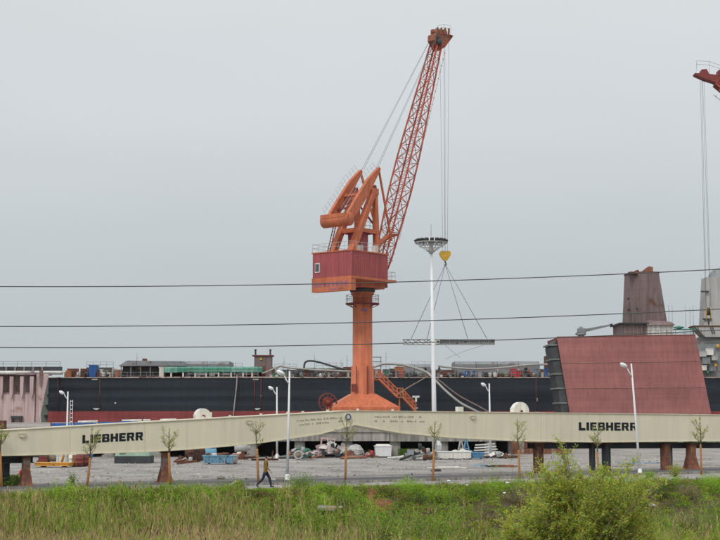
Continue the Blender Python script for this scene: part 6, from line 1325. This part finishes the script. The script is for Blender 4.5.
def reeds(name, N, ulo, uhi, label, hlo, hhi, dryp, pxlo, pxhi, leaves=5, wd=.016):
    X, Y, px, u = scatter(N, ulo, uhi, pxlo, pxhi)
    if pxhi < 400: ok = px < pxhi - 150 * rng.random(N) ** 1.2 + 25 * hashn(X, Y); X, Y, px, u = X[ok], Y[ok], px[ok], u[ok]
    elif leaves > 2: ok = px > pxlo + 90 * rng.random(N); X, Y, px, u = X[ok], Y[ok], px[ok], u[ok]
    ok = ~((np.abs(px - 264) < 20) & (u > -3.4)); X, Y, px, u = X[ok], Y[ok], px[ok], u[ok]; N = len(X); Z = ground(X, Y); h_ = rng.uniform(hlo, hhi, N) * (1 + .2 * hashn(X * 1.7, Y * 1.3)); lean = rng.normal(size=(N, 2)) * .09
    top = np.stack([X + lean[:, 0] * h_, Y + lean[:, 1] * h_, Z + h_], 1); bot = np.stack([X, Y, Z - .05], 1)
    ang_ = rng.uniform(0, 3.14, N); sd_ = np.stack([np.cos(ang_), np.sin(ang_) * .4, 0 * ang_], 1); w_ = rng.uniform(wd * .7, wd * 1.5, N)[:, None]
    V = [np.stack([bot - sd_ * w_ / 2, bot + sd_ * w_ / 2, top + sd_ * w_ * .2, top - sd_ * w_ * .2], 1)]
    dry = rng.random(N) < dryp + .38 * hashn(X * .8, Y * .6)
    tan = np.array((.50, .375, .19)); grn = np.array((.27, .37, .065)); sc = np.where(dry[:, None], tan, grn) * (1 + rng.uniform(-.3, .3, (N, 1))); cols = [sc]
    for k_ in range(leaves):
        f_ = rng.uniform(.25, .95, N)[:, None]; b0 = bot + (top - bot) * f_; a_ = rng.uniform(0, 6.283, N); l_ = rng.uniform(.2, .5, N); dv = np.stack([np.cos(a_) * .5, np.sin(a_) * .5, rng.uniform(.7, 2.2, N)], 1); dv /= np.linalg.norm(dv, axis=1, keepdims=True); V.append(leafquads(b0 + dv * l_[:, None] / 2, dv, l_, rng.uniform(.012, .022, N))); cols.append(np.where((rng.random(N) < .35)[:, None] & ~dry[:, None], grn * 1.25, sc) * (1 + rng.uniform(-.3, .3, (N, 1))))
    pl = rng.random(N) < .22; V.append(leafquads(top[pl] + np.array([0, 0, .05]), udir(int(pl.sum()), 2.5), rng.uniform(.14, .28, int(pl.sum())), rng.uniform(.03, .055, int(pl.sum())))); cols.append(np.tile((.20, .125, .085), (int(pl.sum()), 1)) * rng.uniform(.7, 1.3, (int(pl.sum()), 1)))
    o = place_colored(name, np.concatenate(V), np.concatenate(cols), m_reed); o['kind'] = 'stuff'; o['label'] = label; o['category'] = 'reeds'; return o
reeds('reed_bed', 13000, -22, -3.2, 'dense dry tan and green reed bed on the left bank', .9, 1.7, .64, -140, 385, 5, .013)
reeds('reed_bed', 1900, -4.5, -.8, 'shorter mixed reeds near the top of the left bank', .35, .8, .5, -140, 335, 4, .012)
reeds('reed_bed', 1400, -16, -4, 'scattered dry reeds before the right bank', .7, 1.3, .6, 350, 860, 5, .013)
reeds('tall_stalks', 70, -2, .3, 'thin bare tall stalks at the bank edge', 1.0, 1.9, .9, 480, 560, 2, .010)

# ================================================================ PEOPLE
def person(loc, rz, joints, edges, mats_of, label, scale=1.0, name='person', hands=None):
    """continuous body grown from a joint graph with Skin + Subdivision, then painted by body region"""
    names = list(joints); me = bpy.data.meshes.new('body_graph'); me.from_pydata([joints[k_][0] for k_ in names], [(names.index(a_), names.index(b__)) for a_, b__ in edges], [])
    ob = bpy.data.objects.new('body_graph', me); C.objects.link(ob)
    sk = ob.modifiers.new('skin', 'SKIN'); sk.branch_smoothing = .4
    lay = me.skin_vertices[0].data
    for i, k_ in enumerate(names): r_ = joints[k_][1]; lay[i].radius = (r_ if isinstance(r_, tuple) else (r_, r_)); lay[i].use_root = (k_ == 'pelvis')
    ss = ob.modifiers.new('sub', 'SUBSURF'); ss.levels = 2
    dg = bpy.context.evaluated_depsgraph_get(); em = bpy.data.meshes.new_from_object(ob.evaluated_get(dg)); bpy.data.objects.remove(ob)
    pos = {k_: Vector(v[0]) for k_, v in joints.items()}
    mats = [m_skin, m_hair, mats_of[0], mats_of[1], m_shoe]; em.materials.clear()
    for m_ in mats: em.materials.append(m_)
    reg = {'head': 0, 'chin': 0, 'crown': 1, 'nose': 0, 'neck': 0}
    for p_ in em.polygons:
        c = p_.center; best = min(edges, key=lambda e: segd(c, pos[e[0]], pos[e[1]])); k_ = best[1]; p_.use_smooth = True
        if k_ in ('neck', 'head', 'crown', 'nose', 'ear_l', 'ear_r'):
            hc = pos['head']; fwd = c.x - hc.x; up = c.z - hc.z
            p_.material_index = 1 if (up > .04 or (fwd < .025 and up > -.06)) else 0
        elif k_.startswith(('hand', 'f')): p_.material_index = 0
        elif k_.startswith(('hip', 'knee', 'ankle')): p_.material_index = 2 if c.z > pos['pelvis'].z - .11 else 3
        elif k_.startswith(('heel', 'toe')): p_.material_index = 4
        else: p_.material_index = 2 if c.z > pos['pelvis'].z - .06 else 3
    T = thing(name, loc, label, 'person', rz=rz); T.scale = (scale,) * 3
    mn = min(v.co.z for v in em.vertices)
    for v in em.vertices: v.co.z -= mn
    em.name = 'body'; o = bpy.data.objects.new('body', em); C.objects.link(o); o.parent = T
    return T
def segd(p, a, b_):
    ab = b_ - a; t_ = max(0, min(1, (p - a).dot(ab) / (ab.length_squared + 1e-9))); return (p - a - ab * t_).length
def walk(stride=.33, arm=.13, lean=.03):
    j = {'pelvis': ((0, 0, .93), (.13, .155)), 'waist': ((lean * .4, 0, 1.08), (.115, .145)), 'chest': ((lean, 0, 1.27), (.125, .175)), 'collar': ((lean * 1.2, 0, 1.41), (.09, .12)), 'neck': ((lean * 1.4, 0, 1.49), .055), 'head': ((lean * 1.5 + .02, 0, 1.61), (.112, .092)), 'crown': ((lean * 1.5 + .01, 0, 1.70), (.10, .085)), 'nose': ((lean * 1.5 + .115, 0, 1.585), .02)}
    e = [('pelvis', 'waist'), ('waist', 'chest'), ('chest', 'collar'), ('collar', 'neck'), ('neck', 'head'), ('head', 'crown'), ('head', 'nose')]
    for s_, nm, fw in ((1, 'l', 1), (-1, 'r', -1)):
        hx = fw * stride
        j['hip_' + nm] = ((.0, s_ * .09, .86), .108)
        if fw > 0: kn, an, he, to = (.22, s_ * .09, .50), (.30, s_ * .09, .10), (.27, s_ * .09, .05), (.46, s_ * .10, .07)
        else: kn, an, he, to = (-.12, s_ * .09, .47), (-.42, s_ * .09, .17), (-.46, s_ * .09, .13), (-.34, s_ * .10, .03)
        j['knee_' + nm] = (kn, .078); j['ankle_' + nm] = (an, .052); j['heel_' + nm] = (he, .04); j['toe_' + nm] = (to, .036)
        e += [('pelvis', 'hip_' + nm), ('hip_' + nm, 'knee_' + nm), ('knee_' + nm, 'ankle_' + nm), ('ankle_' + nm, 'heel_' + nm), ('heel_' + nm, 'toe_' + nm)]
        ax = -fw * arm
        sh, el, wr = (lean, s_ * .2, 1.37), (lean + ax * .5 - .04, s_ * .235, 1.11), (lean + ax + .10 * (1 if ax > 0 else .4), s_ * .215, .90); hd = tuple(np.array(wr) + (np.array(wr) - np.array(el)) * .28 + np.array((.02, 0, 0)))
        j['shoulder_' + nm] = (sh, .068); j['elbow_' + nm] = (el, .048); j['wrist_' + nm] = (wr, .034); j['hand_' + nm] = (hd, (.022, .036))
        e += [('collar', 'shoulder_' + nm), ('shoulder_' + nm, 'elbow_' + nm), ('elbow_' + nm, 'wrist_' + nm), ('wrist_' + nm, 'hand_' + nm)]
        for k_, (dx, dz, l_) in enumerate(((.03, -.03, .05), (.022, -.05, .07), (.006, -.055, .075), (-.010, -.05, .068), (-.024, -.04, .05))):
            a_ = np.array(hd) + np.array((dx, 0, dz)); b_ = a_ + np.array((dx * .3 + .012, -s_ * .012, -l_ * .75)); j[f'f{k_}a_{nm}'] = (tuple(a_), .010); j[f'f{k_}b_{nm}'] = (tuple(b_), .008); e += [('hand_' + nm, f'f{k_}a_{nm}'), (f'f{k_}a_{nm}', f'f{k_}b_{nm}')]
    return j, e
j, e = walk()
q = G(265.3, 487.2); person((q.x, q.y, .0), 0, j, e, (m_jacket, m_jeans), 'person in mustard jacket and dark trousers striding right along the road')
for px, rz, lb in ((425.5, R(200), 'worker in dark overalls on the hatch left of the white mast'), (439.0, R(-20), 'worker in dark overalls on deck right of the white mast')):
    j2, e2 = walk(.15, .35 if px > 430 else .12); hd_ = HD + 8.2; q = P(px, 370, hd_)
    zf = P(px, 375, hd_).z
    w_ = person((q.x, hd_, DZ + .05), rz, j2, e2, (m_work, m_work), lb)
    zt_ = P(px, 364.5 if px > 430 else 365.5, hd_).z; st_h = zt_ - 1.72 - DZ - .05
    solo('work_platform', MB().box(q.x - .8, q.x + .8, hd_ - .5, hd_ + .45, DZ + .05 + st_h - .1, DZ + .05 + st_h).box(q.x - .7, q.x - .6, hd_ - .4, hd_ - .3, DZ + .05, DZ + st_h).box(q.x + .6, q.x + .7, hd_ - .4, hd_ - .3, DZ + .05, DZ + st_h).box(q.x - .7, q.x - .6, hd_ + .3, hd_ + .4, DZ + .05, DZ + st_h).box(q.x + .6, q.x + .7, hd_ + .3, hd_ + .4, DZ + .05, DZ + st_h), m_grey, 'low grey work platform under the worker ' + ('left' if px < 430 else 'right') + ' of the mast', 'platform'); w_.location.z = DZ + .05 + st_h

# ================================================================ thin damp air
hz = MB().box(-330, 330, -40, 330, -4.5, 75); hzo = solo('haze', hz, m_grey); hzo['kind'] = 'stuff'
mh = bpy.data.materials.new('thin damp air'); mh.use_nodes = True; th = mh.node_tree; th.nodes.clear()
oh = th.nodes.new('ShaderNodeOutputMaterial'); vh = th.nodes.new('ShaderNodeVolumePrincipled'); vh.inputs['Color'].default_value = (.92, .95, .98, 1); vh.inputs['Density'].default_value = .00006
th.links.new(vh.outputs[0], oh.inputs['Volume']); hzo.data.materials.clear(); hzo.data.materials.append(mh)

# ================================================================ labels: tell look-alikes apart by their order across the view
from collections import defaultdict
dup = defaultdict(list)
for o in C.objects:
    if o.parent is None and 'label' in o and o.get('kind') is None: dup[o['label'].strip()].append(o)
ORD = ['first', 'second', 'third', 'fourth', 'fifth', 'sixth', 'seventh', 'eighth', 'ninth', 'tenth', 'eleventh', 'twelfth']
for lb, obs in dup.items():
    if len(obs) == 1: obs[0]['label'] = lb; continue
    obs.sort(key=lambda o: PX(o.location)[0])
    for i, o in enumerate(obs): o['label'] = lb + ', ' + (('left one', 'right one')[i] if len(obs) == 2 else ORD[i] + ' from left')
